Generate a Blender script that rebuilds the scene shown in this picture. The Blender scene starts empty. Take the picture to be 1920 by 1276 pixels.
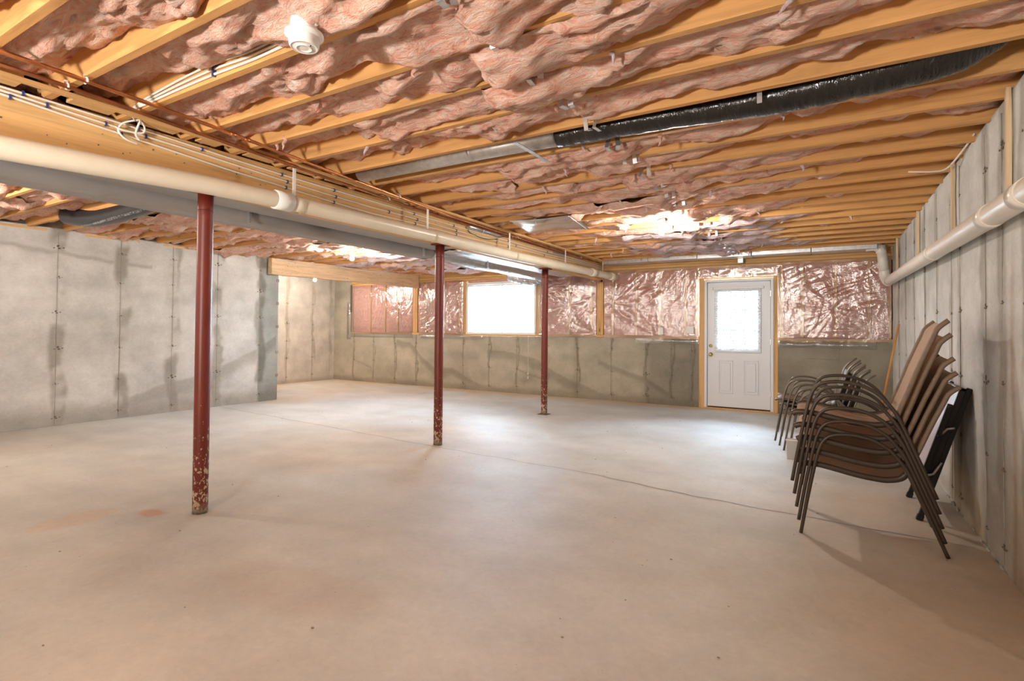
import bpy, bmesh, math, random
import numpy as np
from mathutils import Vector, Matrix
random.seed(7)
PI = math.pi
S = bpy.context.scene
COL = S.collection

# ------------------------------------------------------------------ camera
HC = 1.238
yaw, pitch, roll = -0.53811525, 0.01698921, 0.0085765
cam = bpy.data.cameras.new('camera')
cam.sensor_width = 36.0
cam.lens = 1014.967 / 1920 * 36
cam.shift_y = (602.05 - 638) / 1920
cam.clip_start = 0.02
co = bpy.data.objects.new('camera', cam)
COL.objects.link(co)
cy_, sy_ = math.cos(yaw), math.sin(yaw)
fw = Vector((sy_*math.cos(pitch), cy_*math.cos(pitch), math.sin(pitch)))
r0 = Vector((cy_, -sy_, 0)); u0 = r0.cross(fw)
rr = r0*math.cos(roll) + u0*math.sin(roll)
uu = -r0*math.sin(roll) + u0*math.cos(roll)
co.matrix_world = Matrix(((rr.x, uu.x, -fw.x, 0), (rr.y, uu.y, -fw.y, 0), (rr.z, uu.z, -fw.z, HC), (0, 0, 0, 1)))
S.camera = co

# ------------------------------------------------------------------ light and view
BULB = 1020.0          # emission of a bare bulb
BULB_COL = (1.0, 0.92, 0.81)
SKY = 42.0
S.view_settings.view_transform = 'Standard'
S.view_settings.look = 'None'
S.view_settings.gamma = 1.0
S.view_settings.use_curve_mapping = False
S.view_settings.exposure = 0.92
W = bpy.data.worlds.new('world'); S.world = W
W.use_nodes = True
bg = W.node_tree.nodes['Background']
bg.inputs[0].default_value = (0.66, 0.83, 1.0, 1)
bg.inputs[1].default_value = SKY
S.cycles.max_bounces = 10
S.cycles.diffuse_bounces = 6
S.cycles.transparent_max_bounces = 16
S.cycles.sample_clamp_indirect = 6.0

fl = bpy.data.lights.new('added_fill_spot', 'SPOT'); fl.energy = 460; fl.spot_size = math.radians(150); fl.spot_blend = 0.7; fl.shadow_soft_size = 0.22; fl.color = (1.0, 0.93, 0.86)  # unseen spot added behind the camera to brighten the ceiling
fo = bpy.data.objects.new('added_fill_spot', fl); COL.objects.link(fo); fo.location = (-1.9, -2.3, 1.25); fo.rotation_euler = (math.radians(145), 0, 0)

# ------------------------------------------------------------------ numpy noise
_rng = np.random.RandomState(11)
_LAT = _rng.rand(256, 256)
def vnoise(x, y, seed=0):
    x = np.asarray(x, float) + seed*17.31; y = np.asarray(y, float) + seed*9.77
    xi = np.floor(x).astype(int); yi = np.floor(y).astype(int)
    fx = x-xi; fy = y-yi
    fx = fx*fx*(3-2*fx); fy = fy*fy*(3-2*fy)
    a = _LAT[xi & 255, yi & 255]; b = _LAT[(xi+1) & 255, yi & 255]
    c = _LAT[xi & 255, (yi+1) & 255]; d = _LAT[(xi+1) & 255, (yi+1) & 255]
    return (a*(1-fx)+b*fx)*(1-fy)+(c*(1-fx)+d*fx)*fy
def fbm(x, y, o=4, seed=0):
    s = 0; a = 0.5; t = 0
    for i in range(o):
        s = s+a*vnoise(x*2**i, y*2**i, seed+i*3.7); t += a; a *= 0.5
    return s/t
def ridge(x, y, o=3, seed=0):
    s = 0; a = 0.5; t = 0
    for i in range(o):
        s = s+a*(1-np.abs(2*vnoise(x*2**i, y*2**i, seed+i*5.1)-1)); t += a; a *= 0.5
    return s/t
def sst(a, b, x):
    t = np.clip((x-a)/(b-a), 0, 1); return t*t*(3-2*t)

# ------------------------------------------------------------------ materials
class NT:
    def __init__(s, name, rough=0.6, metal=0.0, spec=0.5):
        s.m = bpy.data.materials.new(name); s.m.use_nodes = True
        s.t = s.m.node_tree; s.p = s.t.nodes['Principled BSDF']
        s.p.inputs['Roughness'].default_value = rough
        s.p.inputs['Metallic'].default_value = metal
        s.p.inputs['Specular IOR Level'].default_value = spec
        s._c = None
    def n(s, typ, **kw):
        nd = s.t.nodes.new(typ)
        for k, v in kw.items():
            if k.startswith('i_'):
                nd.inputs[k[2:].replace('_', ' ')].default_value = v
            else:
                setattr(nd, k, v)
        return nd
    def l(s, a, b): s.t.links.new(a, b)
    def coord(s, sc=(1, 1, 1), rot=(0, 0, 0)):
        tc = s.n('ShaderNodeTexCoord'); mp = s.n('ShaderNodeMapping')
        mp.inputs['Scale'].default_value = sc; mp.inputs['Rotation'].default_value = rot
        s.l(tc.outputs['Object'], mp.inputs[0]); return mp.outputs[0]
    def noise(s, vec, scale=5, detail=5, rough=0.6, dist=0.0):
        nd = s.n('ShaderNodeTexNoise')
        nd.inputs['Scale'].default_value = scale; nd.inputs['Detail'].default_value = detail
        nd.inputs['Roughness'].default_value = rough; nd.inputs['Distortion'].default_value = dist
        s.l(vec, nd.inputs['Vector']); return nd.outputs['Fac']
    def ramp(s, fac, stops):
        r = s.n('ShaderNodeValToRGB'); e = r.color_ramp.elements
        while len(e) < len(stops): e.new(0.5)
        for el, (p, c) in zip(e, stops):
            el.position = p; el.color = (*c, 1) if len(c) == 3 else c
        s.l(fac, r.inputs[0]); return r.outputs[0]
    def mix(s, fac, a, b, mode='MIX'):
        m = s.n('ShaderNodeMix', data_type='RGBA', blend_type=mode)
        for sock, v in ((m.inputs[0], fac), (m.inputs[6], a), (m.inputs[7], b)):
            if hasattr(v, 'is_linked'): s.l(v, sock)
            elif isinstance(v, tuple): sock.default_value = (*v, 1) if len(v) == 3 else v
            else: sock.default_value = v
        return m.outputs[2]
    def math(s, op, a, b=0.0, clamp=False):
        m = s.n('ShaderNodeMath', operation=op, use_clamp=clamp)
        for sock, v in ((m.inputs[0], a), (m.inputs[1], b)):
            if hasattr(v, 'is_linked'): s.l(v, sock)
            else: sock.default_value = v
        return m.outputs[0]
    def color(s, c):
        if hasattr(c, 'is_linked'): s.l(c, s.p.inputs['Base Color'])
        else: s.p.inputs['Base Color'].default_value = (*c, 1)
    def bump(s, h, strength=0.3, dist=0.01):
        b = s.n('ShaderNodeBump'); b.inputs['Strength'].default_value = strength
        b.inputs['Distance'].default_value = dist
        s.l(h, b.inputs['Height']); s.l(b.outputs[0], s.p.inputs['Normal'])

def simple(name, c, rough=0.5, metal=0.0, spec=0.5, var=0.0, vs=12):
    m = NT(name, rough, metal, spec)
    if var:
        f = m.noise(m.coord(), vs, 4)
        m.color(m.ramp(f, [(0.3, tuple(x*(1-var) for x in c)), (0.7, tuple(min(1, x*(1+var)) for x in c))]))
    else: m.color(c)
    return m.m

def wood(name, base, axis=0, knots=True, spec=0.25):
    m = NT(name, 0.6, 0, spec)
    sc = [9, 9, 9]; sc[axis] = 0.5
    v = m.coord(tuple(sc))
    oi = m.n('ShaderNodeObjectInfo')
    add = m.n('ShaderNodeVectorMath', operation='ADD'); m.l(v, add.inputs[0])
    comb = m.n('ShaderNodeCombineXYZ')
    for i in range(3): m.l(m.math('MULTIPLY', oi.outputs['Random'], 37.0+i*11), comb.inputs[i])
    m.l(comb.outputs[0], add.inputs[1]); v = add.outputs[0]
    f = m.noise(v, 2.2, 6, 0.6, 0.6)
    d = tuple(x*0.62 for x in base); li = tuple(min(1, x*1.16) for x in base)
    c = m.ramp(f, [(0.25, d), (0.5, base), (0.78, li)])
    fine = m.noise(v, 14, 3, 0.6)
    c = m.mix(m.math('MULTIPLY', m.math('SUBTRACT', fine, 0.45, True), 0.9, True), c, tuple(x*0.55 for x in base))
    if knots:
        sk = [2.6, 2.6, 2.6]; sk[axis] = 1.1
        vo = m.n('ShaderNodeTexVoronoi'); 
        vk = m.coord(tuple(sk)); a2 = m.n('ShaderNodeVectorMath', operation='ADD')
        m.l(vk, a2.inputs[0]); m.l(comb.outputs[0], a2.inputs[1]); m.l(a2.outputs[0], vo.inputs['Vector'])
        vo.inputs['Scale'].default_value = 1.3
        k = m.ramp(vo.outputs['Distance'], [(0.035, (1, 1, 1)), (0.075, (0, 0, 0))])
        c = m.mix(k, c, tuple(x*0.28 for x in base))
    m.color(c); m.bump(f, 0.15, 0.004)
    return m.m

M = {}
M['joist'] = wood('joist_pine', (0.64, 0.35, 0.13), 0)
M['stud'] = wood('stud_pine', (0.70, 0.43, 0.18), 2)
M['plate'] = wood('plate_pine', (0.68, 0.41, 0.17), 0)
M['beam'] = wood('beam_pine', (0.70, 0.44, 0.19), 1, False)
M['strip'] = wood('pale_strip', (0.72, 0.55, 0.34), 2, False)
M['broom'] = wood('broom_wood', (0.62, 0.30, 0.10), 2, False)
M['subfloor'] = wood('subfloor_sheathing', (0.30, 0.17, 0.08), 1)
M['pvc'] = simple('cream_pvc', (0.80, 0.74, 0.60), 0.32, var=0.05, vs=6)
M['pvcw'] = simple('white_pvc', (0.82, 0.80, 0.74), 0.28, var=0.03, vs=6)
M['white'] = simple('white_plastic', (0.84, 0.84, 0.82), 0.4)
M['whitecable'] = simple('white_cable_jacket', (0.78, 0.76, 0.70), 0.45)
M['blue'] = simple('blue_staple', (0.03, 0.06, 0.22), 0.4)
M['dark'] = simple('dark_gap', (0.02, 0.018, 0.015), 0.8)
M['copper'] = simple('aged_copper', (0.62, 0.27, 0.12), 0.32, 1.0, var=0.3, vs=5)
M['copper2'] = simple('dull_copper', (0.42, 0.18, 0.09), 0.42, 1.0, var=0.3, vs=5)
M['steel'] = simple('galvanised_steel', (0.62, 0.64, 0.66), 0.38, 0.9, var=0.15, vs=25)
M['panel'] = simple('sheet_metal', (0.66, 0.68, 0.72), 0.22, 1.0, var=0.08, vs=4)
M['blackmetal'] = simple('black_metal', (0.012, 0.012, 0.014), 0.35)
M['brass'] = simple('brass', (0.75, 0.55, 0.25), 0.25, 1.0)
M['lavender'] = simple('pale_lavender_top', (0.55, 0.50, 0.56), 0.4, var=0.06, vs=5)
M['doorwhite'] = simple('white_door_paint', (0.76, 0.80, 0.85), 0.4)
M['slat'] = simple('white_slat', (0.85, 0.87, 0.88), 0.5)
M['frame'] = simple('brown_powder_coat', (0.060, 0.044, 0.032), 0.40, 0.15)
M['frame2'] = simple('bronze_grey_tube', (0.15, 0.13, 0.11), 0.30, 0.6)
M['gravel'] = simple('pale_gravel', (0.34, 0.34, 0.33), 0.9, var=0.2)
M['leafm'] = simple('leaves', (0.22, 0.42, 0.26), 0.8, var=0.4, vs=4)
M['bark'] = simple('bark', (0.12, 0.09, 0.06), 0.9)
M['ceramic'] = simple('porcelain', (0.85, 0.83, 0.78), 0.25)

# red steel with chipped paint
m = NT('red_primer', 0.42)
v = m.coord(); 
c = m.ramp(m.noise(v, 3, 3), [(0.3, (0.12, 0.017, 0.010)), (0.7, (0.185, 0.026, 0.014))])
sx = m.n('ShaderNodeSeparateXYZ'); tc = m.n('ShaderNodeTexCoord'); m.l(tc.outputs['Object'], sx.inputs[0])
z = sx.outputs[2]
low = m.math('SUBTRACT', 1.0, m.math('DIVIDE', z, 1.1), True)
ch = m.noise(m.coord((1, 1, 0.55)), 55, 3, 0.6)
thr = m.math('SUBTRACT', 0.775, m.math('MULTIPLY', m.math('POWER', low, 1.2), 0.30))
chip = m.math('MULTIPLY', m.math('SUBTRACT', ch, thr), 40, True)
c = m.mix(chip, c, (0.50, 0.42, 0.30))
gr = m.math('SUBTRACT', 1.0, m.math('DIVIDE', z, 0.10), True)
c = m.mix(m.math('MULTIPLY', gr, m.math('GREATER_THAN', m.noise(v, 40, 2), 0.42)), c, (0.22, 0.18, 0.12))
m.color(c); m.bump(chip, 0.3, 0.002); M['red'] = m.m

# pink fibreglass
def pink(name, a, b, pale, palefac=0.5, lo=(0.33, 0.09, 0.07)):
    m = NT(name, 0.95, 0, 0.08)
    v = m.coord((1, 2.2, 1))
    big = m.noise(v, 1.6, 5, 0.65, 1.0)
    mid = m.noise(m.coord((2.0, 5, 5), (0.3, 0.2, 0.5)), 3.2, 8, 0.72, 2.0)
    c = m.ramp(mid, [(0.27, lo), (0.39, a), (0.51, b), (0.67, pale)])  # crease shade and pale highlights mixed into the fibre colour
    wh = m.math('MULTIPLY', m.math('SUBTRACT', big, palefac), 3.0, True)
    c = m.mix(m.math('MULTIPLY', wh, 0.75), c, pale)
    m.color(c)
    h = m.math('ADD', m.math('MULTIPLY', mid, 0.9), m.math('MULTIPLY', m.noise(m.coord((1, 3, 3)), 26, 5, 0.7, 1.0), 0.35))
    m.bump(h, 0.9, 0.04)
    return m.m
M['pink'] = pink('pink_fibreglass', (0.86, 0.41, 0.30), (0.95, 0.61, 0.48), (0.96, 0.83, 0.75), 0.52, (0.52, 0.15, 0.10))
M['pinkpale'] = pink('faded_pink_fibreglass', (0.74, 0.50, 0.50), (0.84, 0.66, 0.68), (0.86, 0.80, 0.86), 0.48, (0.5, 0.28, 0.28))
M['pinkwall'] = pink('pink_wall_batt', (0.80, 0.38, 0.33), (0.88, 0.49, 0.42), (0.92, 0.62, 0.54), 0.60, (0.62, 0.25, 0.20))

# grey duct wrap with soft wrinkles
m = NT('grey_duct_wrap', 0.42, 0.15, 0.5)
v = m.coord((1, 0.5, 1))
m.color(m.ramp(m.noise(v, 2.5, 3), [(0.3, (0.27, 0.265, 0.26)), (0.7, (0.36, 0.355, 0.35))]))
m.bump(m.noise(m.coord((1, 0.8, 1)), 4, 4, 0.6, 1.2), 0.35, 0.03); M['wrap'] = m.m
m = NT('silver_duct_wrap', 0.26, 0.75, 0.5)
m.color(m.ramp(m.noise(v, 3, 3), [(0.3, (0.50, 0.52, 0.55)), (0.7, (0.68, 0.70, 0.74))]))
m.bump(m.noise(m.coord((1, 1.2, 1)), 7, 5, 0.6, 1.5), 0.5, 0.03); M['silver'] = m.m
m = NT('black_duct_film', 0.16, 0, 0.7)
m.color((0.006, 0.0065, 0.007))
m.bump(m.noise(m.coord((5, 1, 1)), 6, 4, 0.6, 1.5), 0.6, 0.02); M['blackduct'] = m.m
m = NT('printed_black_film', 0.3, 0, 0.6)
pr = m.noise(m.coord((6, 5, 5)), 9, 1)
bandn = m.n('ShaderNodeTexCoord'); sp = m.n('ShaderNodeSeparateXYZ'); m.l(bandn.outputs['Object'], sp.inputs[0])
bd = m.math('LESS_THAN', m.math('ABSOLUTE', m.math('ADD', sp.outputs[1], 0.035)), 0.010)
m.color(m.mix(m.math('MULTIPLY', bd, m.math('GREATER_THAN', pr, 0.50)), (0.02, 0.022, 0.026), (0.26, 0.27, 0.29)))
M['printed'] = m.m

# polythene sheet
m = NT('clear_polythene', 0.2, 0, 0.5)
t = m.t; out = t.nodes['Material Output']
gl = m.n('ShaderNodeBsdfGlossy'); gl.inputs['Roughness'].default_value = 0.17
gl.inputs['Color'].default_value = (1, 1, 1, 1)
df = m.n('ShaderNodeBsdfDiffuse'); df.inputs['Color'].default_value = (0.9, 0.86, 0.86, 1)
tr = m.n('ShaderNodeBsdfTransparent')
b = m.n('ShaderNodeBump'); b.inputs['Strength'].default_value = 0.5; b.inputs['Distance'].default_value = 0.012
ca = m.noise(m.coord((1.6, 1, 0.5), (0, 0.5, 0)), 6, 5, 0.6, 2.5)
cb = m.math('ABSOLUTE', m.math('SUBTRACT', m.noise(m.coord((1.0, 1, 0.6), (0, -0.4, 0)), 5, 3, 0.6, 3.0), 0.5))
m.l(m.math('ADD', ca, m.math('MULTIPLY', cb, 1.4)), b.inputs['Height'])
m.l(b.outputs[0], gl.inputs['Normal'])
fr = m.n('ShaderNodeFresnel'); fr.inputs['IOR'].default_value = 1.5; m.l(b.outputs[0], fr.inputs['Normal'])
m1 = m.n('ShaderNodeMixShader'); m1.inputs[0].default_value = 0.07
m.l(tr.outputs[0], m1.inputs[1]); m.l(df.outputs[0], m1.inputs[2])
m2 = m.n('ShaderNodeMixShader'); m.l(m.math('ADD', m.math('MULTIPLY', fr.outputs[0], 1.2), 0.16, True), m2.inputs[0])
m.l(m1.outputs[0], m2.inputs[1]); m.l(gl.outputs[0], m2.inputs[2]); m.l(m2.outputs[0], out.inputs[0])
M['poly'] = m.m

# window glass
m = NT('clear_glass', 0.02); out = m.t.nodes['Material Output']
gl = m.n('ShaderNodeBsdfGlossy'); gl.inputs['Roughness'].default_value = 0.03
tr = m.n('ShaderNodeBsdfTransparent'); fr = m.n('ShaderNodeFresnel'); ms = m.n('ShaderNodeMixShader')
m.l(fr.outputs[0], ms.inputs[0]); m.l(tr.outputs[0], ms.inputs[1]); m.l(gl.outputs[0], ms.inputs[2]); m.l(ms.outputs[0], out.inputs[0])
M['glass'] = m.m

# bulb
m = NT('lit_bulb'); m.p.inputs['Emission Color'].default_value = (*BULB_COL, 1)
m.p.inputs['Emission Strength'].default_value = BULB; m.color((1, 1, 1)); M['bulb'] = m.m

# sling fabric
m = NT('tan_sling_mesh', 0.8, 0, 0.2)
wv = m.noise(m.coord((1, 1, 1)), 320, 2)
m.color(m.ramp(wv, [(0.35, (0.55, 0.41, 0.31)), (0.65, (0.74, 0.59, 0.47))]))
m.bump(wv, 0.25, 0.002); M['sling'] = m.m
M['slingedge'] = simple('brown_sling_edge', (0.20, 0.145, 0.10), 0.6, var=0.12, vs=30)

# concrete from painted attribute
def concrete(name, rough=0.85, fine=1.0, sc=1.0, bump=0.25, spec=0.3):
    m = NT(name, rough, 0, spec)
    at = m.n('ShaderNodeAttribute'); at.attribute_name = 'tint'
    n1 = m.noise(m.coord((sc, sc, sc)), 3.0, 8, 0.7)
    n2 = m.noise(m.coord((sc, sc, sc*1.6)), 28, 5, 0.65, 0.5)
    f = m.math('ADD', m.math('MULTIPLY', m.math('SUBTRACT', n1, 0.5), 0.55*fine), m.math('MULTIPLY', m.math('SUBTRACT', n2, 0.5), 0.35*fine))
    f = m.math('ADD', f, 1.0)
    cmb = m.n('ShaderNodeCombineXYZ')
    for i in range(3): m.l(f, cmb.inputs[i])
    c = m.mix(1.0, at.outputs['Color'], cmb.outputs[0], 'MULTIPLY')
    vo = m.n('ShaderNodeTexVoronoi'); vo.inputs['Scale'].default_value = 11
    m.l(m.coord((1, 1, 1)), vo.inputs['Vector'])
    hole = m.math('MULTIPLY', m.math('LESS_THAN', vo.outputs['Distance'], 0.045), 0.35*fine)
    c = m.mix(hole, c, (0.12, 0.11, 0.095))
    m.color(c); m.bump(m.math('SUBTRACT', n2, hole), bump, 0.006)
    return m
M['wallc'] = concrete('poured_concrete_wall').m
fm = concrete('concrete_slab', 0.50, 0.75, 1.0, 0.18, 0.35)
fv = fm.noise(fm.coord((1, 1, 1)), 1.4, 6, 0.6)
fm.l(fm.math('ADD', fm.math('MULTIPLY', fv, 0.35), 0.43), fm.p.inputs['Roughness'])
M['floorc'] = fm.m

# ------------------------------------------------------------------ geometry helpers
def link(name, me, mat=None, parent=None):
    o = bpy.data.objects.new(name, me); COL.objects.link(o)
    if mat is not None:
        me.materials.append(mat if not isinstance(mat, str) else M[mat])
    if parent is not None: o.parent = parent
    return o
def thing(name, label, cat, loc=(0, 0, 0), group=None, rz=0):
    o = bpy.data.objects.new(name, None); COL.objects.link(o)
    o.location = loc; o.rotation_euler = (0, 0, rz); o.empty_display_size = 0.1
    o['label'] = label; o['category'] = cat
    if group: o['group'] = group
    return o
def tag(o, label, cat, group=None):
    o['label'] = label; o['category'] = cat
    if group: o['group'] = group
    return o
def struct(o): o['kind'] = 'structure'; return o
def fin(bm, name, mat=None, parent=None, smooth=False):
    me = bpy.data.meshes.new(name); bmesh.ops.recalc_face_normals(bm, faces=bm.faces)
    bm.to_mesh(me); bm.free()
    if smooth:
        me.shade_smooth()
    return link(name, me, mat, parent)
def bbox(bm, x0, x1, y0, y1, z0, z1, bev=0.0):
    r = bmesh.ops.create_cube(bm, size=1.0)
    vs = r['verts']
    for v in vs:
        v.co = Vector(((x0+x1)/2+v.co.x*(x1-x0), (y0+y1)/2+v.co.y*(y1-y0), (z0+z1)/2+v.co.z*(z1-z0)))
    if bev:
        es = list({e for v in vs for e in v.link_edges})
        bmesh.ops.bevel(bm, geom=es, offset=bev, segments=2, affect='EDGES', profile=0.5)
def box(name, x0, x1, y0, y1, z0, z1, mat=None, parent=None, bev=0.0):
    """box whose origin is at its centre unless it is parented to the setting"""
    bm = bmesh.new(); bbox(bm, x0, x1, y0, y1, z0, z1, bev); return fin(bm, name, mat, parent)
def frames(pts):
    P = [Vector(p) for p in pts]; T = []
    for i in range(len(P)):
        a = P[max(0, i-1)]; b = P[min(len(P)-1, i+1)]; T.append((b-a).normalized())
    up = Vector((0, 0, 1)) if abs(T[0].z) < 0.9 else Vector((0, 1, 0))
    N = (up - T[0]*up.dot(T[0])).normalized(); out = []
    for i in range(len(P)):
        N = (N - T[i]*N.dot(T[i])).normalized(); out.append((P[i], T[i], N, T[i].cross(N)))
    return out
def sweep(bm, pts, rad, seg=10, cap=True, rads=None, sq=None):
    F = frames(pts); rings = []
    for i, (p, t, n, b) in enumerate(F):
        r = rads[i] if rads is not None else rad
        ring = []
        for k in range(seg):
            a = 2*PI*k/seg; c, s_ = math.cos(a), math.sin(a)
            if sq: c, s_ = c*sq[0], s_*sq[1]
            ring.append(bm.verts.new(p+n*(c*r)+b*(s_*r)))
        rings.append(ring)
    for i in range(len(rings)-1):
        for k in range(seg):
            f = bm.faces.new((rings[i][k], rings[i][(k+1) % seg], rings[i+1][(k+1) % seg], rings[i+1][k])); f.smooth = True
    if cap:
        bm.faces.new(rings[0][::-1]); bm.faces.new(rings[-1])
def tube(name, pts, rad, mat, parent=None, seg=10, rads=None, sq=None):
    bm = bmesh.new(); sweep(bm, pts, rad, seg, True, rads, sq); return fin(bm, name, mat, parent)
def lathe(bm, prof, seg=24, mtx=None):
    rings = []
    for r, z in prof:
        ring = []
        for k in range(seg):
            a = 2*PI*k/seg; v = Vector((r*math.cos(a), r*math.sin(a), z))
            ring.append(bm.verts.new(mtx @ v if mtx else v))
        rings.append(ring)
    for i in range(len(rings)-1):
        for k in range(seg):
            f = bm.faces.new((rings[i][k], rings[i][(k+1) % seg], rings[i+1][(k+1) % seg], rings[i+1][k])); f.smooth = True
    bm.faces.new(rings[0][::-1]); bm.faces.new(rings[-1])
def smooth_path(pts, n=6):
    P = [Vector(p) for p in pts]; out = []
    for i in range(len(P)-1):
        p0 = P[max(0, i-1)]; p1 = P[i]; p2 = P[i+1]; p3 = P[min(len(P)-1, i+2)]
        for k in range(n):
            t = k/n
            out.append(0.5*((2*p1)+(-p0+p2)*t+(2*p0-5*p1+4*p2-p3)*t*t+(-p0+3*p1-3*p2+p3)*t**3))
    out.append(P[-1]); return out
def gridmesh(name, P, mat, parent=None, tint=None, smooth=True, mask=None):
    nu, nv = P.shape[:2]
    me = bpy.data.meshes.new(name)
    me.vertices.add(nu*nv); me.vertices.foreach_set('co', P.reshape(-1).astype(np.float32))
    i, j = np.meshgrid(np.arange(nu-1), np.arange(nv-1), indexing='ij')
    if mask is not None: i, j = i[mask], j[mask]
    a = (i*nv+j).ravel(); q = np.stack([a, a+nv, a+nv+1, a+1], 1)
    nf = len(q)
    me.loops.add(nf*4); me.loops.foreach_set('vertex_index', q.ravel().astype(np.int32))
    me.polygons.add(nf); me.polygons.foreach_set('loop_start', np.arange(0, nf*4, 4, dtype=np.int32))
    if smooth: me.polygons.foreach_set('use_smooth', np.ones(nf, bool))
    me.update(calc_edges=True)
    if tint is not None:
        at = me.attributes.new('tint', 'FLOAT_COLOR', 'POINT')
        cc = np.ones((nu*nv, 4), np.float32); cc[:, :3] = np.clip(tint.reshape(-1, 3), 0, 1)
        at.data.foreach_set('color', cc.ravel())
    return link(name, me, mat, parent)

ZC = 2.45      # underside of the joists
YB = 9.26      # face of the back wall
XL = -8.38     # left wall
XA = -10.65    # left wall of the alcove
def xr(y): return 0.775-0.0125*(y-3.0)   # face of the right wall

# ------------------------------------------------------------------ floor
nx, ny = 300, 330
X, Y = np.meshgrid(np.linspace(-10.9, 1.0, nx), np.linspace(-3.6, 9.6, ny), indexing='ij')
n1 = fbm(X*0.55, Y*0.55, 5, 1); n2 = fbm(X*0.9+4, Y*2.2, 4, 5); n3 = fbm(X*2.5, Y*2.5, 4, 8)
base = np.stack([0.535+0*X, 0.525+0*X, 0.475+0*X], -1)
k = (n1-0.5)*0.45+(n2-0.5)*0.22+(n3-0.5)*0.12
tint = base*(1+k[..., None]*1.25)
warm = sst(0.45, 0.75, fbm(X*0.4+9, Y*0.4, 3, 21))[..., None]
tint = tint*(1-warm)+tint*np.array([0.97, 0.84, 0.72])*warm
# daylight sheen painted into the far half of the slab, paler and bluer
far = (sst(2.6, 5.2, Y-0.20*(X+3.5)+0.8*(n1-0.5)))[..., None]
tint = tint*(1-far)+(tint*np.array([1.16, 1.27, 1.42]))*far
# tan dust along the far walls
edge = np.maximum(sst(0.50, 0.0, YB-Y+0.3*(n3-0.5)), sst(0.6, 0.0, X-XA+0.3*(n3-.5))*(Y > 6))[..., None]
tint = tint*(1-edge*0.65)+np.array([0.66, 0.50, 0.30])*edge*0.65
# pale spill stains near the first column
for (cx, cyy, rx, ry, a, cl) in ((-3.94, 1.90, 0.10, 0.07, 0.8, (0.45, 0.25, 0.16)), (-4.2, 1.60, 0.14, 0.28, 0.45, (0.55, 0.38, 0.25)),
                                 (-3.74, 4.4, 0.07, 0.25, 0.5, (0.62, 0.47, 0.26)), (-2.2, 1.75, 0.5, 0.22, 0.28, (0.48, 0.37, 0.27))):
    d = ((X-cx)/rx)**2+((Y-cyy)/ry)**2+(n3-0.5)*1.5
    g = sst(1.3, 0.5, d)[..., None]*a
    tint = tint*(1-g)+np.array(cl)*g
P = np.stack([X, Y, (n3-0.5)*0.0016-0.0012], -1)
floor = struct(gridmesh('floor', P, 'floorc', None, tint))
bm = bmesh.new()
lp = [(-8.3, 4.98), (-5.3, 4.70), (-3.53, 4.52), (-1.87, 4.42), (-0.92, 4.24), (0.7, 4.1)]
w = 0.004
for (a, b_) in zip(lp[:-1], lp[1:]):
    for s in range(8):
        t0, t1 = s/8, (s+1)/8
        p = (a[0]+(b_[0]-a[0])*t0, a[1]+(b_[1]-a[1])*t0+0.012*math.sin(s*2.1)*(0 < s)); q = (a[0]+(b_[0]-a[0])*t1, a[1]+(b_[1]-a[1])*t1+0.012*math.sin((s+1)*2.1)*(s < 7))
        vs = [bm.verts.new((p[0], p[1]-w, 0.0012)), bm.verts.new((q[0], q[1]-w, 0.0012)), bm.verts.new((q[0], q[1]+w, 0.0012)), bm.verts.new((p[0], p[1]+w, 0.0012))]
        bm.faces.new(vs)
M['joint'] = simple('joint_dirt', (0.27, 0.235, 0.20), 0.9)
fin(bm, 'control_joint', 'joint', floor)
bm = bmesh.new()
rg = random.Random(4)
for i in range(150):
    x = rg.uniform(-7.5, 0.6); y = rg.uniform(0.6, 8.5); s = rg.uniform(0.002, 0.006)
    bmesh.ops.create_icosphere(bm, subdivisions=1, radius=s, matrix=Matrix.Translation((x, y, 0.001+s*0.4)) @ Matrix.Diagonal((1.4, 1, 0.5, 1)))
gr = fin(bm, 'grit', 'joint', floor); gr['kind'] = 'stuff'
box('ground', -30, 30, 9.75, 60, -0.4, -0.25, 'gravel').__setitem__('kind', 'structure')

# ------------------------------------------------------------------ concrete walls
GREY = np.array([0.50, 0.485, 0.455]); DAMP = np.array([0.27, 0.245, 0.20])
def stain_walls(U, Z, seams, seed, base, damp, diag=(), foot=0.30, seamw=0.11, amt=0.75):
    n = fbm(U*1.3, Z*1.3, 5, seed); nf = fbm(U*6, Z*6, 4, seed+2); nh = fbm(U*0.8, Z*5, 4, seed+3)
    t = base*(1+((n-0.5)*0.55+(nf-0.5)*0.25+(nh-0.5)*0.30)[..., None])
    m_ = np.zeros_like(U)
    for i, s in enumerate(seams):
        d = np.abs(U-s+0.03*np.sin(Z*5+i)+(nf-0.5)*0.08-0.02)
        patch = sst(0.36, 0.50, fbm(U*3+i*7, Z*2.6, 3, seed+9))
        m_ = np.maximum(m_, sst(seamw, seamw*0.45, d)*(0.2+0.95*patch)*amt)
        m_ = np.maximum(m_, sst(0.022, 0.004, np.abs(U-s))*0.45)
    fz = foot*(0.5+nf)
    m_ = np.maximum(m_, sst(fz, fz*0.3, Z)*amt*0.9)
    for (pts, wd, below) in diag:
        zz = np.interp(U, [p[0] for p in pts], [p[1] for p in pts], left=-9, right=-9)+(nf-0.5)*0.06
        dd = zz-Z
        band = sst(-0.02, 0.02, dd)*sst(wd, wd*0.4, dd)
        m_ = np.maximum(m_, band*amt*(0.55+0.45*nf))
        if below: m_ = np.maximum(m_, sst(-0.02, 0.03, dd)*0.45)
    return t*(1-m_[..., None])+damp*(0.85+0.4*nf[..., None])*m_[..., None]
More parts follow.
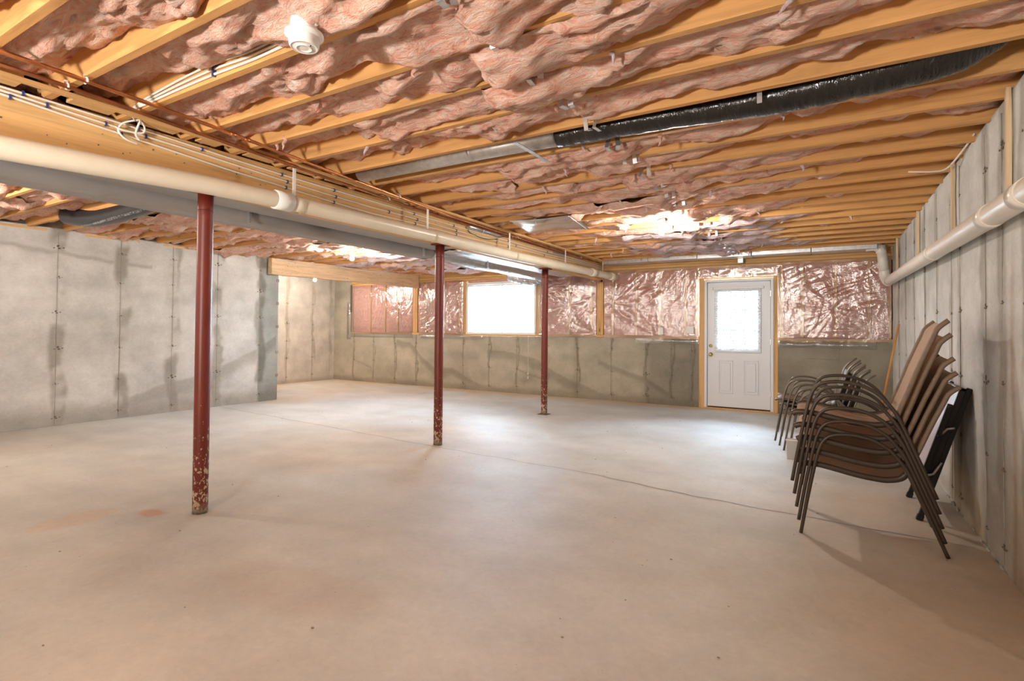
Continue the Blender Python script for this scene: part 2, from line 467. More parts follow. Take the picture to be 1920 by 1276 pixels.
def tie_marks(parent, spots, normal, off=0.0):
    """rusty snap-tie marks: one small pitted mark mesh each"""
    bm = bmesh.new()
    rg = random.Random(3)
    for k in range(5):
        a = rg.uniform(0, 6.28); r = rg.uniform(0.0, 0.035); s = rg.uniform(0.006, 0.014)
        bmesh.ops.create_icosphere(bm, subdivisions=1, radius=s, matrix=Matrix.Translation((r*math.cos(a)*1.8, 0, r*math.sin(a)*0.5)) @ Matrix.Diagonal((1.5, 0.35, 0.8, 1)))
    me = bpy.data.meshes.new('tie_mark'); bm.to_mesh(me); bm.free(); me.materials.append(M['tie'])
    for (x, y, z) in spots:
        o = bpy.data.objects.new('tie_mark', me); COL.objects.link(o); o.parent = parent
        o.location = (x, y, z+random.uniform(-.02, .02)); o.rotation_euler = (0, 0, normal); k_ = random.uniform(0.6, 1.25); o.scale = (k_, 1, k_*random.uniform(.7, 1.3))
M['tie'] = simple('snap_tie_rust', (0.15, 0.12, 0.09), 0.9, var=0.3, vs=60)
M['seam'] = simple('form_seam_concrete', (0.30, 0.285, 0.25), 0.9, var=0.3, vs=9)
def seams_on(parent, spots, axis, z0, z1):
    for s in spots:
        rg = random.Random(int(s[0]*100+s[1]*37))
        pts = [(s[0]+(rg.uniform(-.003, .003) if axis == 'x' else 0), s[1]+(rg.uniform(-.003, .003) if axis == 'y' else 0), z0+(z1-z0)*i/14) for i in range(15)]
        rads = [rg.uniform(0.0012, 0.0038) for _ in pts]
        bm = bmesh.new(); sweep(bm, pts, 0.005, 5, True, rads); fin(bm, 'form_seam', 'seam', parent)

# left wall
sy = [0.9, 1.55, 2.22, 2.90, 3.60, 4.28, 4.95, 5.68]
U, Z = np.meshgrid(np.linspace(-3.6, 6.04, 480), np.linspace(0, ZC+0.02, 124), indexing='ij')
t = stain_walls(U, Z, sy, 2, np.array([0.60, 0.60, 0.585]), np.array([0.31, 0.295, 0.26]),
                [([(2.9, -0.1), (3.25, 0.06), (3.72, 0.27), (4.27, 0.44), (4.7, 0.50), (5.7, 0.92), (6.0, 1.1)], 0.30, False),
                 ([(-3, 2.32), (2.2, 2.25), (3.3, 2.16), (4, 2.12)], 0.07, False)])
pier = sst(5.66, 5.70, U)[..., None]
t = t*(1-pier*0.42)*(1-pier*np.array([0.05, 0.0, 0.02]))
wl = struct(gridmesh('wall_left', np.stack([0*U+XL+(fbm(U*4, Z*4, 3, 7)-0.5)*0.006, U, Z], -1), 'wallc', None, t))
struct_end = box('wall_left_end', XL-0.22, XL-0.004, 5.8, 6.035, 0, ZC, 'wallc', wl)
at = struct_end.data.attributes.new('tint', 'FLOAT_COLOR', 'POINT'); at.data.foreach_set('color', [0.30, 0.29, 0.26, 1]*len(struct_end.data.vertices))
seams_on(wl, [(XL+0.001, y) for y in sy], 'y', 0.02, ZC-0.03)
tie_marks(wl, [(XL+0.003, y+random.uniform(-.015, .015), z) for y in sy for z in (0.11, 0.53, 0.97, 1.41, 1.85, 2.22)], PI/2)
for z in (0.4, 0.8, 1.25, 1.65, 2.05):
    box('form_notch', XL-0.01, XL+0.012, 6.0, 6.05, z, z+0.05, 'seam', wl, 0.006)
# alcove walls
def plainwall(name, P, tint, parent=None): return gridmesh(name, P, 'wallc', parent, tint)
U, Z = np.meshgrid(np.linspace(5.7, YB+0.1, 190), np.linspace(0, 2.50, 110), indexing='ij')
t = stain_walls(U, Z, [7.9, 8.6, 9.12], 31, np.array([0.54, 0.515, 0.46]), np.array([0.34, 0.30, 0.23]), (), 0.12, 0.05, 0.55)
wa = struct(plainwall('wall_alcove', np.stack([0*U+XA, U, Z], -1), t))
seams_on(wa, [(XA+0.001, 7.9), (XA+0.001, 8.6)], 'y', 0.02, 2.3)
tie_marks(wa, [(XA+0.003, y, z) for y in (7.9, 8.6) for z in (0.15, 0.55, 0.95, 1.35, 1.8)], PI/2)
U, Z = np.meshgrid(np.linspace(XA-0.1, XL, 30), np.linspace(0, ZC, 20), indexing='ij')
t = np.ones(U.shape+(3,))*np.array([0.5, 0.48, 0.44])
struct(plainwall('wall_alcove_front', np.stack([U, 0*U+5.82, Z], -1), t))
# wall behind the camera
U, Z = np.meshgrid(np.linspace(-8.6, 1.0, 60), np.linspace(0, ZC+0.1, 20), indexing='ij')
struct(plainwall('wall_front', np.stack([U, 0*U-3.55, Z], -1), np.ones(U.shape+(3,))*np.array([0.52, 0.50, 0.47])))

# right wall
ry = [-2.0, -1.1, -0.2, 0.6, 1.3, 2.0, 2.7, 3.40, 3.80, 4.15, 4.85, 5.15, 5.76, 6.4, 7.1, 7.8, 8.5]
U, Z = np.meshgrid(np.linspace(-3.6, YB+0.1, 560), np.linspace(0, ZC+0.02, 120), indexing='ij')
t = stain_walls(U, Z, ry, 45, np.array([0.58, 0.59, 0.575]), np.array([0.30, 0.275, 0.23]), (), 0.2, 0.10, 0.6)
nf = fbm(U*5, Z*5, 4, 77)
# brown water stains low on the near part of the wall and a darker grey area near the floor
br = sst(0.55, 0.15, Z-0.22*(4.2-U)*(U < 4.2)+(nf-0.5)*0.3)*sst(5.4, 5.0, U)
t = t*(1-0.4*br[..., None]*np.array([0.75, 1.0, 1.35]))
gp = sst(4.3, 4.2, U)*sst(3.5, 3.7, U+0.4*Z)*sst(0.5, 0.4, Z+nf*0.15)
t = t*(1-gp[..., None]*0.6)+np.array([0.33, 0.32, 0.30])*gp[..., None]*0.6
run = sst(0.05, 0.01, np.abs(U-3.62+0.02*np.sin(Z*4)))*sst(2.0, 1.2, Z)*0.5
t = t*(1-run[..., None]*np.array([0.3, 0.5, 0.7]))
wr = struct(gridmesh('wall_right', np.stack([xr(U)+(fbm(U*4, Z*4, 3, 9)-0.5)*0.008, U, Z], -1), 'wallc', None, t))
seams_on(wr, [(xr(y)-0.001, y) for y in ry if y > 0.5], 'y', 0.02, ZC-0.03)
tie_marks(wr, [(xr(y)-0.003, y, z) for y in ry if y > 0.5 for z in (0.13, 0.53, 0.97, 1.41, 1.85, 2.22)], -PI/2)
# crumbly footing strip at the foot of the right wall
bm = bmesh.new(); rg = random.Random(12)
for i in range(46):
    y = 3.75+i*0.035; s = rg.uniform(0.004, 0.02); y += rg.uniform(-.03, .03)
    bmesh.ops.create_icosphere(bm, subdivisions=2, radius=s, matrix=Matrix.Translation((xr(y)-rg.uniform(-0.01, 0.012), y, 0.0)) @ Matrix.Diagonal((0.8, 2.4, rg.uniform(.4, 1.2), 1)))
o = fin(bm, 'mortar_lump', 'seam', wr); o['kind'] = 'stuff'

# back wall: concrete knee wall in pieces
bseam = [-9.97, -9.31, -8.64, -8.01, -7.36, -6.72, -6.07, -5.41, -4.76, -4.11, -3.45, -2.82, -2.38, -2.05]
diagB = [([(-9.97, 0.52), (-9.6, 0.42), (-9.35, 0.34)], 0.04, False),
         ([(-8.6, 1.0), (-8.17, 0.95), (-7.8, 0.62), (-7.5, 0.42), (-7.0, 0.43), (-6.6, 0.25), (-6.28, 0.12), (-5.7, 0.0)], 0.20, False),
         ([(-6.1, 0.85), (-5.5, 0.80), (-4.92, 0.66), (-4.5, 0.42), (-4.1, 0.27), (-3.4, 0.05), (-2.9, -.1)], 0.26, False),
         ([(-5.4, 0.47), (-5.0, 0.38), (-4.8, 0.30)], 0.05, False),
         ([(-3.7, 0.72), (-3.45, 0.62), (-2.82, 0.44), (-2.45, 0.22), (-2.3, 0.1)], 0.14, False)]
def back_piece(name, x0, x1, z0, z1, parent, extra=None):
    nu = max(6, int((x1-x0)/0.02)); nv = max(4, int((z1-z0)/0.02))
    U, Z = np.meshgrid(np.linspace(x0, x1, nu), np.linspace(z0, z1, nv), indexing='ij')
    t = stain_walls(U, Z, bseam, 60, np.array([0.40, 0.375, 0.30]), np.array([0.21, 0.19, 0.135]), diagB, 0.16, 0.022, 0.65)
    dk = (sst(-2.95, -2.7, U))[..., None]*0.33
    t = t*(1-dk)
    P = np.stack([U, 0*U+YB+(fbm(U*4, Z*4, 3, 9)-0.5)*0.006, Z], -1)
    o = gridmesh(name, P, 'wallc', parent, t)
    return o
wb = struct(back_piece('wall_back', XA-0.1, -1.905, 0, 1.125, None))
back_piece('concrete_pier', XA-0.1, -10.07, 1.125, 2.40, wb)
back_piece('concrete_knee_wall', -0.765, 0.75, 0, 1.115, wb)
box('wall_top', XA, -1.905, YB+0.002, YB+0.25, 1.10, 1.124, 'seam', wb)
box('wall_top', -0.765, 0.8, YB+0.002, YB+0.25, 1.09, 1.114, 'seam', wb)
seams_on(wb, [(x, YB-0.001) for x in bseam], 'x', 0.02, 1.1)
tie_marks(wb, [(x, YB-0.003, z) for x in bseam for z in (0.12, 0.50, 0.93)], 0)
# edge faces of the concrete beside the door opening
for x in (-1.905, -0.765):
    box('concrete_return', min(x, x-0.02*(1 if x < -1 else -1)), max(x, x-0.02*(1 if x < -1 else -1)), YB+0.001, YB+0.25, 0, 1.1, 'seam', wb)
# block coursing to the right of the door
for z in (0.40, 0.85):
    tube('form_seam', [(-0.76, YB-0.001, z), (-0.3, YB-0.001, z+0.004), (0.05, YB-0.001, z)], 0.004, 'seam', wb, 5)
tube('form_seam', [(0.05, YB-0.001, 0.5), (0.052, YB-0.001, 1.1)], 0.004, 'seam', wb, 5)

# solid concrete behind the wall faces
box('foundation', 0.84, 1.1, -3.7, YB+0.4, -0.3, 2.75, 'seam', wr)
box('foundation', XL-0.5, XL-0.235, -3.7, 5.78, -0.3, 2.75, 'seam', wl)
box('foundation', XL-0.235, XL-0.05, -3.7, 5.78, 2.46, 2.75, 'seam', wl)
box('foundation', XA-0.4, XA-0.03, 5.6, YB+0.4, -0.3, 2.75, 'seam', wa)
box('foundation', XA-0.3, XL-0.3, 5.55, 5.80, -0.3, 2.75, 'seam', wa)
box('foundation', -9.0, 1.1, -3.9, -3.60, -0.3, 2.75, 'seam', wr)
box('slab', -11.0, 1.1, -3.7, YB+0.28, -0.2, -0.02, 'seam', floor)
# exterior sheathing of the framed wall
def sheath(x0, x1, z0, z1): box('sheathing', x0, x1, YB+0.16, YB+0.19, z0, z1, 'subfloor', wb)
sheath(XA-0.1, -6.66, 1.1, 2.75); sheath(-4.95, -1.86, 1.1, 2.75); sheath(-6.66, -4.95, 1.0, 1.14); sheath(-6.66, -4.95, 2.24, 2.75)
sheath(-1.86, -0.80, 2.10, 2.75); sheath(-0.80, 1.0, 1.1, 2.75)
box('concrete_core', XA-0.1, -1.925, YB+0.2, YB+0.27, -0.1, 1.1, 'seam', wb)
box('concrete_core', -0.745, 1.0, YB+0.2, YB+0.27, -0.1, 1.1, 'seam', wb)

# ------------------------------------------------------------------ framed upper back wall
def stud(x0, x1, z0=1.175, z1=2.28, y=YB+0.012, mat='stud', name='stud'):
    return box(name, x0, x1, y, y+0.09, z0, z1, mat, wb, 0.002)
box('bottom_plate', -10.06, -1.90, YB-0.004, YB+0.09, 1.128, 1.172, 'plate', wb, 0.002)
box('bottom_plate', -0.76, xr(YB), YB-0.004, YB+0.09, 1.118, 1.160, 'plate', wb, 0.002)
for i, (a, b_) in enumerate(((XA, -6.4), (-6.4, -3.0), (-3.0, 0.70))):
    box('top_plate', a, b_-0.003, YB+0.006, YB+0.10, 2.28, 2.325, 'plate', wb, 0.002)
    box('top_plate', a-0.2 if i else a, b_-0.2 if i < 2 else b_, YB+0.004, YB+0.10, 2.329, 2.372, 'plate', wb, 0.002)
box('rim_board', XA, 0.70, YB+0.02, YB+0.06, 2.376, 2.71, 'plate', wb)
for x in (-10.04, -9.45, -8.98, -8.59, -7.74, -7.24, -6.84, -4.90, -4.28, -3.84, -3.43, -3.00, -2.58, -2.15, -0.426, 0.009, 0.421, 0.665):
    stud(x-0.019, x+0.019)
for x in (-8.07, -8.03, -7.99): stud(x-0.019, x+0.019, y=YB-0.02, name='post')
for x in (-3.70, -3.66, -3.62): stud(x-0.019, x+0.019, 1.175, 2.13, y=YB-0.02, name='post')
for x in (-1.965, -0.70): stud(x-0.019, x+0.019)
# window rough frame
for x in (-6.70, -4.95): stud(x-0.035, x+0.035, 1.175, 2.28)
# door rough frame (bare boards standing proud) and header
stud(-1.925, -1.845, 0.0, 2.14, y=YB-0.012, name='jack_stud')
stud(-0.815, -0.755, 0.0, 2.14, y=YB-0.012, name='jack_stud')
stud(-0.752, -0.722, 1.12, 2.14, y=YB+0.0, name='jack_stud')
box('header', -1.945, -0.72, YB-0.006, YB+0.09, 2.115, 2.165, 'plate', wb, 0.002)
for x in (-1.36, -0.97, -1.66): stud(x-0.015, x+0.015, 2.165, 2.28)
box('threshold', -1.84, -0.82, YB-0.03, YB+0.12, 0.0, 0.02, 'stud', wb, 0.003)

# wall batts between studs
edges_ = [-10.06, -9.45, -8.98, -8.59, -8.05, -7.74, -7.24, -6.84, -6.70]
edges2 = [-4.95, -4.90, -4.28, -3.84, -3.66, -3.43, -3.00, -2.58, -2.15, -1.965]
edges3 = [-0.70, -0.426, 0.009, 0.421, 0.69]
def wall_batt(a, b_, z0=1.17, z1=2.29, seed=0):
    if b_-a < 0.07: return
    nu = max(6, int((b_-a)/0.03)); nv = max(6, int((z1-z0)/0.03))
    U, V = np.meshgrid(np.linspace(0, 1, nu), np.linspace(0, 1, nv), indexing='ij')
    x = a+0.016+(b_-a-0.032)*U; z = z0+(z1-z0)*V
    puff = (1-(2*U-1)**6)*(1-(2*V-1)**12)
    y = YB+0.055-0.028*puff+(fbm(x*5, z*5, 4, seed)-0.5)*0.03
    gridmesh('insulation_batt', np.stack([x, y, z], -1), 'pinkwall', wb)
for E_ in (edges_, edges2, edges3):
    for i, (a, b_) in enumerate(zip(E_[:-1], E_[1:])): wall_batt(a, b_, seed=i*3+len(E_))
wall_batt(-1.945, -0.72, 2.165, 2.285, 44)
wall_batt(-6.66, -4.99, 2.24, 2.29, 41)

# polythene sheets
def poly(x0, x1, z0, z1, seed, cen=None, amp=0.012, y=YB-0.012, fold=0.0):
    nu = max(10, int((x1-x0)/0.013)); nv = max(6, int((z1-z0)/0.013))
    U, Z = np.meshgrid(np.linspace(x0, x1, nu), np.linspace(z0, z1, nv), indexing='ij')
    th_ = 0.7+0.8*(fbm(U*0.7, Z*0.7, 2, seed)-0.5)*3
    A_ = U*np.cos(th_)+Z*np.sin(th_); B_ = -U*np.sin(th_)+Z*np.cos(th_)
    w_ = (fbm(U*3, Z*3, 3, seed+5)-0.5)*0.5
    h = ridge(A_*2.0+w_, B_*7.5+w_, 3, seed)**2*amp*1.5
    h = h+ridge(U*5+w_*2, Z*2.5, 2, seed+8)**3*amp*0.9
    cs = cen or [(x0, z1), (x1, z0), ((x0+x1)/2, z1)]
    for i, (cx, cz) in enumerate(cs):
        r = np.hypot(U-cx, Z-cz); a = np.arctan2(Z-cz, U-cx)
        h = h+amp*1.1*ridge(a*3.5+i*5, r*0.8, 2, seed+i)**3*sst(0.02, 0.12, r)*sst(0.75, 0.25, r)
    ed = np.minimum(np.minimum(U-x0, x1-U), np.minimum(Z-z0, z1-Z))
    h = h*sst(0, 0.06, ed)*(0.25+0.9*sst(0.38, 0.62, fbm(U*1.6+seed, Z*1.6, 3, seed+14)))
    return gridmesh('plastic_sheet', np.stack([U, y-h, Z], -1), 'poly', wb)
poly(-10.05, -8.12, 1.13, 2.27, 1, amp=0.010)
poly(-7.94, -6.72, 1.12, 2.30, 2, amp=0.02)
poly(-4.93, -3.74, 1.12, 2.30, 17, [(-4.3, 1.72), (-4.9, 2.3), (-3.8, 1.2)], amp=0.03)
poly(-3.58, -1.93, 1.12, 2.32, 4, [(-3.4, 1.75), (-2.6, 1.2), (-2.15, 1.9), (-1.95, 2.3)], amp=0.012)
poly(-0.76, 0.68, 1.12, 2.32, 5, [(-0.42, 2.3), (0.0, 1.6), (0.45, 1.3), (-0.7, 1.2), (0.4, 2.2)], amp=0.011)
poly(-1.93, -0.76, 2.12, 2.31, 6, amp=0.016, y=YB-0.02)
# flaps lapping over the knee wall
poly(-3.0, -1.93, 1.04, 1.125, 7, amp=0.012); poly(-0.755, 0.5, 1.01, 1.115, 8, amp=0.014); poly(-10.05, -8.1, 1.06, 1.125, 9, amp=0.01); poly(-7.9, -6.2, 1.05, 1.125, 10, amp=0.01)
poly(-10.2, -10.05, 1.0, 1.9, 12, amp=0.02)
# torn rusty strip at the corner
box('steel_strap', -10.075, -10.04, YB-0.03, YB+0.0, 1.65, 2.30, 'tie', wb)

# ------------------------------------------------------------------ window
win = bpy.data.objects.new('window_1', None); COL.objects.link(win); win.location = (-5.80, YB+0.06, 1.16); win['kind'] = 'structure'
def wbx(name, x0, x1, y0, y1, z0, z1, mat, parent=win, bev=0.003):
    L = parent.location
    return box(name, x0-L.x, x1-L.x, y0-L.y, y1-L.y, z0-L.z, z1-L.z, mat, parent, bev)
wx0, wx1, wz0, wz1 = -6.65, -4.99, 1.16, 2.225
wbx('frame', wx0, wx0+0.045, YB+0.0, YB+0.15, wz0, wz1, 'white'); wbx('frame', wx1-0.045, wx1, YB+0.0, YB+0.15, wz0, wz1, 'white')
wbx('frame', wx0+0.045, wx1-0.045, YB+0.0, YB+0.15, wz1-0.045, wz1, 'white'); wbx('sill', wx0, wx1, YB-0.012, YB+0.15, wz0-0.005, wz0+0.035, 'white')
wbx('meeting_stile', -5.845, -5.815, YB+0.10, YB+0.14, wz0+0.035, wz1-0.045, 'white')
wbx('pane', wx0+0.045, -5.845, YB+0.118, YB+0.122, wz0+0.035, wz1-0.045, 'glass', bev=0)
wbx('pane', -5.815, wx1-0.045, YB+0.118, YB+0.122, wz0+0.035, wz1-0.045, 'glass', bev=0)
bl = thing('window_blind', 'open white mini blind across the bright wide window', 'blind', (-5.82, YB+0.04, 2.15))
def lbx(par, name, x0, x1, y0, y1, z0, z1, mat, bev=0.0):
    L = par.location
    return box(name, x0-L.x, x1-L.x, y0-L.y, y1-L.y, z0-L.z, z1-L.z, mat, par, bev)
lbx(bl, 'headrail', wx0+0.05, wx1-0.05, YB+0.02, YB+0.06, 2.145, 2.175, 'white', 0.003)
bm = bmesh.new(); bbox(bm, wx0+0.055+5.82, wx1-0.055+5.82, -0.011, 0.011, -0.0006, 0.0006); me = bpy.data.meshes.new('slat'); bm.to_mesh(me); bm.free(); me.materials.append(M['slat'])
for i in range(42):
    o = bpy.data.objects.new('slat', me); COL.objects.link(o); o.parent = bl; o.location = (0, 0, -0.025-i*0.0225)
lbx(bl, 'bottom_rail', wx0+0.055, wx1-0.055, YB+0.028, YB+0.052, 1.196, 1.208, 'white', 0.002)
cord = tube('pull_cord', [(0.70, -0.05, -0.02), (0.705, -0.11, -0.9), (0.705, -0.11, -1.72)], 0.0035, 'whitecable', bl, 6)
bm = bmesh.new(); lathe(bm, [(0.003, 0.05), (0.012, 0.02), (0.014, 0), (0.006, -0.004)], 10, Matrix.Translation((0.705, -0.11, -1.76)))
lathe(bm, [(0.003, 0.05), (0.010, 0.02), (0.012, 0), (0.005, -0.004)], 10, Matrix.Translation((0.705, -0.11, -1.84))); fin(bm, 'tassel', 'white', bl)

# ------------------------------------------------------------------ door
dr = bpy.data.objects.new('door_1', None); COL.objects.link(dr); dr.location = (-1.33, YB+0.02, 0.0); dr['kind'] = 'structure'
def dbx(name, x0, x1, y0, y1, z0, z1, mat, parent=dr, bev=0.002):
    return box(name, x0-dr.location.x, x1-dr.location.x, y0-dr.location.y, y1-dr.location.y, z0, z1, mat, parent, bev)
fr_ = dbx('jamb', -1.84, -1.80, YB-0.025, YB+0.12, 0.0, 2.085, 'doorwhite')
dbx('jamb', -0.855, -0.815, YB-0.025, YB+0.12, 0.0, 2.085, 'doorwhite'); dbx('jamb', -1.80, -0.855, YB-0.025, YB+0.12, 2.05, 2.085, 'doorwhite')
dbx('door_stop', -1.81, -1.775, YB+0.05, YB+0.075, 0.0, 2.06, 'doorwhite'); dbx('door_stop', -0.88, -0.845, YB+0.05, YB+0.075, 0.0, 2.06, 'doorwhite'); dbx('door_stop', -1.80, -0.855, YB+0.05, YB+0.075, 2.025, 2.06, 'doorwhite'); dbx('door_sill', -1.80, -0.855, YB+0.03, YB+0.12, 0.0, 0.05, 'doorwhite')
dbx('door_sweep', -1.79, -0.865, YB+0.0, YB+0.05, 0.022, 0.04, 'dark')
# slab built around the glass opening
gx0, gx1, gz0, gz1 = -1.665, -1.01, 0.945, 1.925
bm = bmesh.new(); ox, oy = dr.location.x, dr.location.y
for (a, b_, c_, d_) in ((-1.792, gx0, 0.04, 2.04), (gx1, -0.863, 0.04, 2.04), (gx0, gx1, 0.04, gz0), (gx0, gx1, gz1, 2.04)):
    bbox(bm, a-ox, b_-ox, YB+0.005-oy, YB+0.048-oy, c_, d_)
slab = fin(bm, 'door_slab', 'doorwhite', dr)
for (a, b_) in ((-1.624, -1.405), (-1.245, -1.030)):
    z0, z1 = 0.255, 0.79
    for k, (q0, q1, q2, q3) in enumerate(((a, a+0.014, z0, z1), (b_-0.014, b_, z0, z1), (a, b_, z0, z0+0.014), (a, b_, z1-0.014, z1))):
        dbx('panel_moulding', q0, q1, YB-0.006, YB+0.006, q2, q3, 'doorwhite', slab, bev=0.004)
    dbx('raised_panel', a+0.035, b_-0.035, YB-0.005, YB+0.006, z0+0.04, z1-0.04, 'doorwhite', slab, bev=0.008)
for (a, b_, c_, d_) in ((gx0-0.02, gx0+0.03, gz0-0.02, gz1+0.02), (gx1-0.03, gx1+0.02, gz0-0.02, gz1+0.02), (gx0+.03, gx1-.03, gz0-0.02, gz0+0.03), (gx0+.03, gx1-.03, gz1-0.03, gz1+0.02)):
    dbx('glass_frame', a, b_, YB-0.008, YB+0.056, c_, d_, 'doorwhite', slab, bev=0.004)
dbx('pane', gx0, gx1, YB+0.028, YB+0.032, gz0, gz1, 'glass', bev=0)
for x in (gx0+0.225, gx0+0.43): dbx('muntin', x-0.008, x+0.008, YB+0.02, YB+0.04, gz0+.03, gz1-.03, 'doorwhite')
for z in (1.27, 1.60): dbx('muntin', gx0+.03, gx1-.03, YB+0.021, YB+0.039, z-0.008, z+0.008, 'doorwhite')
for (z, r) in ((0.877, 0.028), (1.016, 0.024)):
    bm = bmesh.new(); Mx = Matrix.Translation((-1.741-ox, YB+0.005-oy, z)) @ Matrix.Rotation(PI/2, 4, 'X')
    if z < 0.9: lathe(bm, [(0.03, 0), (0.032, 0.006), (0.012, 0.012), (0.011, 0.032), (0.024, 0.040), (0.030, 0.055), (0.022, 0.068), (0.004, 0.07)], 18, Mx)
    else: lathe(bm, [(0.028, 0), (0.028, 0.010), (0.018, 0.014), (0.017, 0.022), (0.003, 0.023)], 18, Mx); bbox(bm, -1.746-ox, -1.736-ox, YB-0.035-oy, YB-0.012-oy, z-0.016, z+0.016, 0.002)
    fin(bm, 'door_knob' if z < 0.9 else 'deadbolt', 'brass', slab)
for z in (0.25, 1.05, 1.80): dbx('hinge', -0.862, -0.850, YB-0.03, YB+0.0, z, z+0.09, 'steel')
db = thing('door_blind', 'white mini blind hanging over the glass of the white back door', 'blind', (-1.338, YB-0.03, 1.95))
lbx(db, 'headrail', -1.70, -0.975, YB-0.045, YB-0.015, 1.935, 1.958, 'white', 0.003)
for x in (-1.715, -0.962): lbx(db, 'bracket', x-0.012, x+0.012, YB-0.05, YB+0.004, 1.93, 1.965, 'white', 0.003)
bm = bmesh.new(); bbox(bm, -0.348, 0.348, -0.011, 0.011, -0.0006, 0.0006); me = bpy.data.meshes.new('slat'); bm.to_mesh(me); bm.free(); me.materials.append(M['slat'])
for i in range(46):
    o = bpy.data.objects.new('slat', me); COL.objects.link(o); o.parent = db; o.location = (0, 0, -0.028-i*0.0215); o.rotation_euler = (0.6, 0, 0)
lbx(db, 'bottom_rail', -1.686, -0.99, YB-0.042, YB-0.018, 0.925, 0.938, 'white', 0.002)
for x in (-1.60, -1.07): tube('ladder_cord', [(x+1.338, -0.013, 0), (x+1.338, -0.013, -1.02)], 0.0015, 'white', db, 5)

# outlet and switch on the studs
def plate_on(name, label, cat, x, z, w_, h_, slots):
    t_ = thing(name, label, cat, (x, YB-0.045, z))
    box('box', -w_/2-0.004, w_/2+0.004, -0.004, 0.06, -h_/2-0.004, h_/2+0.004, 'white', t_, 0.003)
    box('cover_plate', -w_/2, w_/2, -0.012, -0.004, -h_/2, h_/2, 'white', t_, 0.003)
    for s in slots: box('socket' if len(slots) > 1 else 'toggle', s[0]-0.012, s[0]+0.012, -0.018, -0.011, s[1]-0.014, s[1]+0.014, 'ceramic', t_, 0.003)
plate_on('wall_outlet', 'small upright white outlet on the plastic-covered stud left of the switch', 'outlet', -2.545, 1.250, 0.07, 0.115, ((0, 0.026), (0, -0.026)))
plate_on('light_switch', 'square white double switch plate just left of the door', 'switch', -2.065, 1.272, 0.115, 0.115, ((-0.024, 0),))

# ------------------------------------------------------------------ ceiling: subfloor, joists, batts
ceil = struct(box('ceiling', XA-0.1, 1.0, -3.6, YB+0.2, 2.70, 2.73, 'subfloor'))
JY = [-2.65, -2.29, -1.92, -1.56, -1.2, -0.85, -0.5, -0.15, 0.2, 0.52, 0.862, 1.204, 1.547, 1.907, 2.241] + [2.588+0.3641*i for i in range(19)]
bm = bmesh.new(); bbox(bm, -2.2-0.02, 2.27, -0.019, 0.019, 0, 0.236, 0.0015); meR = bpy.data.meshes.new('joist'); bm.to_mesh(meR); bm.free(); meR.materials.append(M['joist'])
bm = bmesh.new(); bbox(bm, -2.40, 2.40, -0.019, 0.019, 0, 0.236, 0.0015); meL = bpy.data.meshes.new('joist'); bm.to_mesh(meL); bm.free(); meL.materials.append(M['joist'])
bm = bmesh.new(); bbox(bm, -3.5, 3.5, -0.019, 0.019, 0, 0.236, 0.0015); meA = bpy.data.meshes.new('joist'); bm.to_mesh(meA); bm.free(); meA.materials.append(M['joist'])
for i, y in enumerate(JY):
    o = bpy.data.objects.new('joist', meR); COL.objects.link(o); o.parent = ceil
    o.location = (-1.46, y-0.019, ZC); o.rotation_euler = (0, 0, PI if False else 0)
    yl = y-0.019+0.04
    if y < 5.7:
        o = bpy.data.objects.new('joist', meL); COL.objects.link(o); o.parent = ceil; o.location = (-6.05, yl, ZC)
    else:
        o = bpy.data.objects.new('joist', meA); COL.objects.link(o); o.parent = ceil; o.location = (-7.15, yl, ZC)

def batt(x0, x1, ya, yb, seed, zb, prof, mat='pink', dx=0.022, nv=15, lump=1.0, parent=ceil):
    """one fibreglass batt lying in the bay between two joists, its fluffy underside"""
    nu = max(8, int((x1-x0)/dx))
    U, V = np.meshgrid(np.linspace(0, 1, nu), np.linspace(-1, 1, nv), indexing='ij')
    x = x0+(x1-x0)*U
    yc = (ya+yb)/2; hw = (yb-ya)/2-0.019
    z = zb+prof(x, yc)
    z = z+(fbm(x*1.7, V*1.1+seed, 4, seed)-0.5)*0.12*lump
    cr = ridge(x*2.6+0.4*V, V*0.9+x*0.7, 3, seed+4)
    z = z-(cr-0.62)*0.105*lump
    z = z+0.035*sst(0.80, 0.93, ridge(x*1.9+0.8*V, V*0.7-x*0.9, 2, seed+31))*lump
    z = z+(fbm(x*11, V*2.4, 3, seed+8)-0.5)*0.028*lump
    z = z+0.035*np.abs(V)**3
    # batt ends hang and taper
    e = np.minimum(U, 1-U)*(x1-x0)
    z = z+0.06*sst(0.07, 0.0, e)-0.02*sst(0.25, 0.08, e)
    z = np.minimum(z, 2.66)
    low = sst(ZC+0.015, ZC-0.03, z)       # where it sags past the joists it spreads over them
    wob = (fbm(x*9, V*0+seed, 3, seed+11)-0.5)*0.03
    hwl = hw+0.004+low*(0.026+wob)
    y = yc+V*hwl+(fbm(x*2.5, V*0+3, 3, seed+13)-0.5)*0.03*low
    z = np.where((np.abs(V) > 0.93) & (low > 0.3), np.minimum(z, ZC-0.004), z)
    z = np.where((low <= 0.3), np.maximum(z, ZC+0.003), z)
    x = x+(fbm(V*2.2, x*0+seed, 3, seed+17)-0.5)*0.16*sst(0.25, 0, e)
    gridmesh('insulation_batt', np.stack([x, y, z], -1), mat, parent)
rg = random.Random(21)
def profR(x, y):
    s = -0.052*np.exp(-((x+1.45)/0.8)**2)           # sags along the line of bridging
    s = s+0.075*sst(-0.75, 0.3, x)*(1 if y > 3.1 else 0.35)+0.03*sst(-2.6, -3.2, x)
    return s
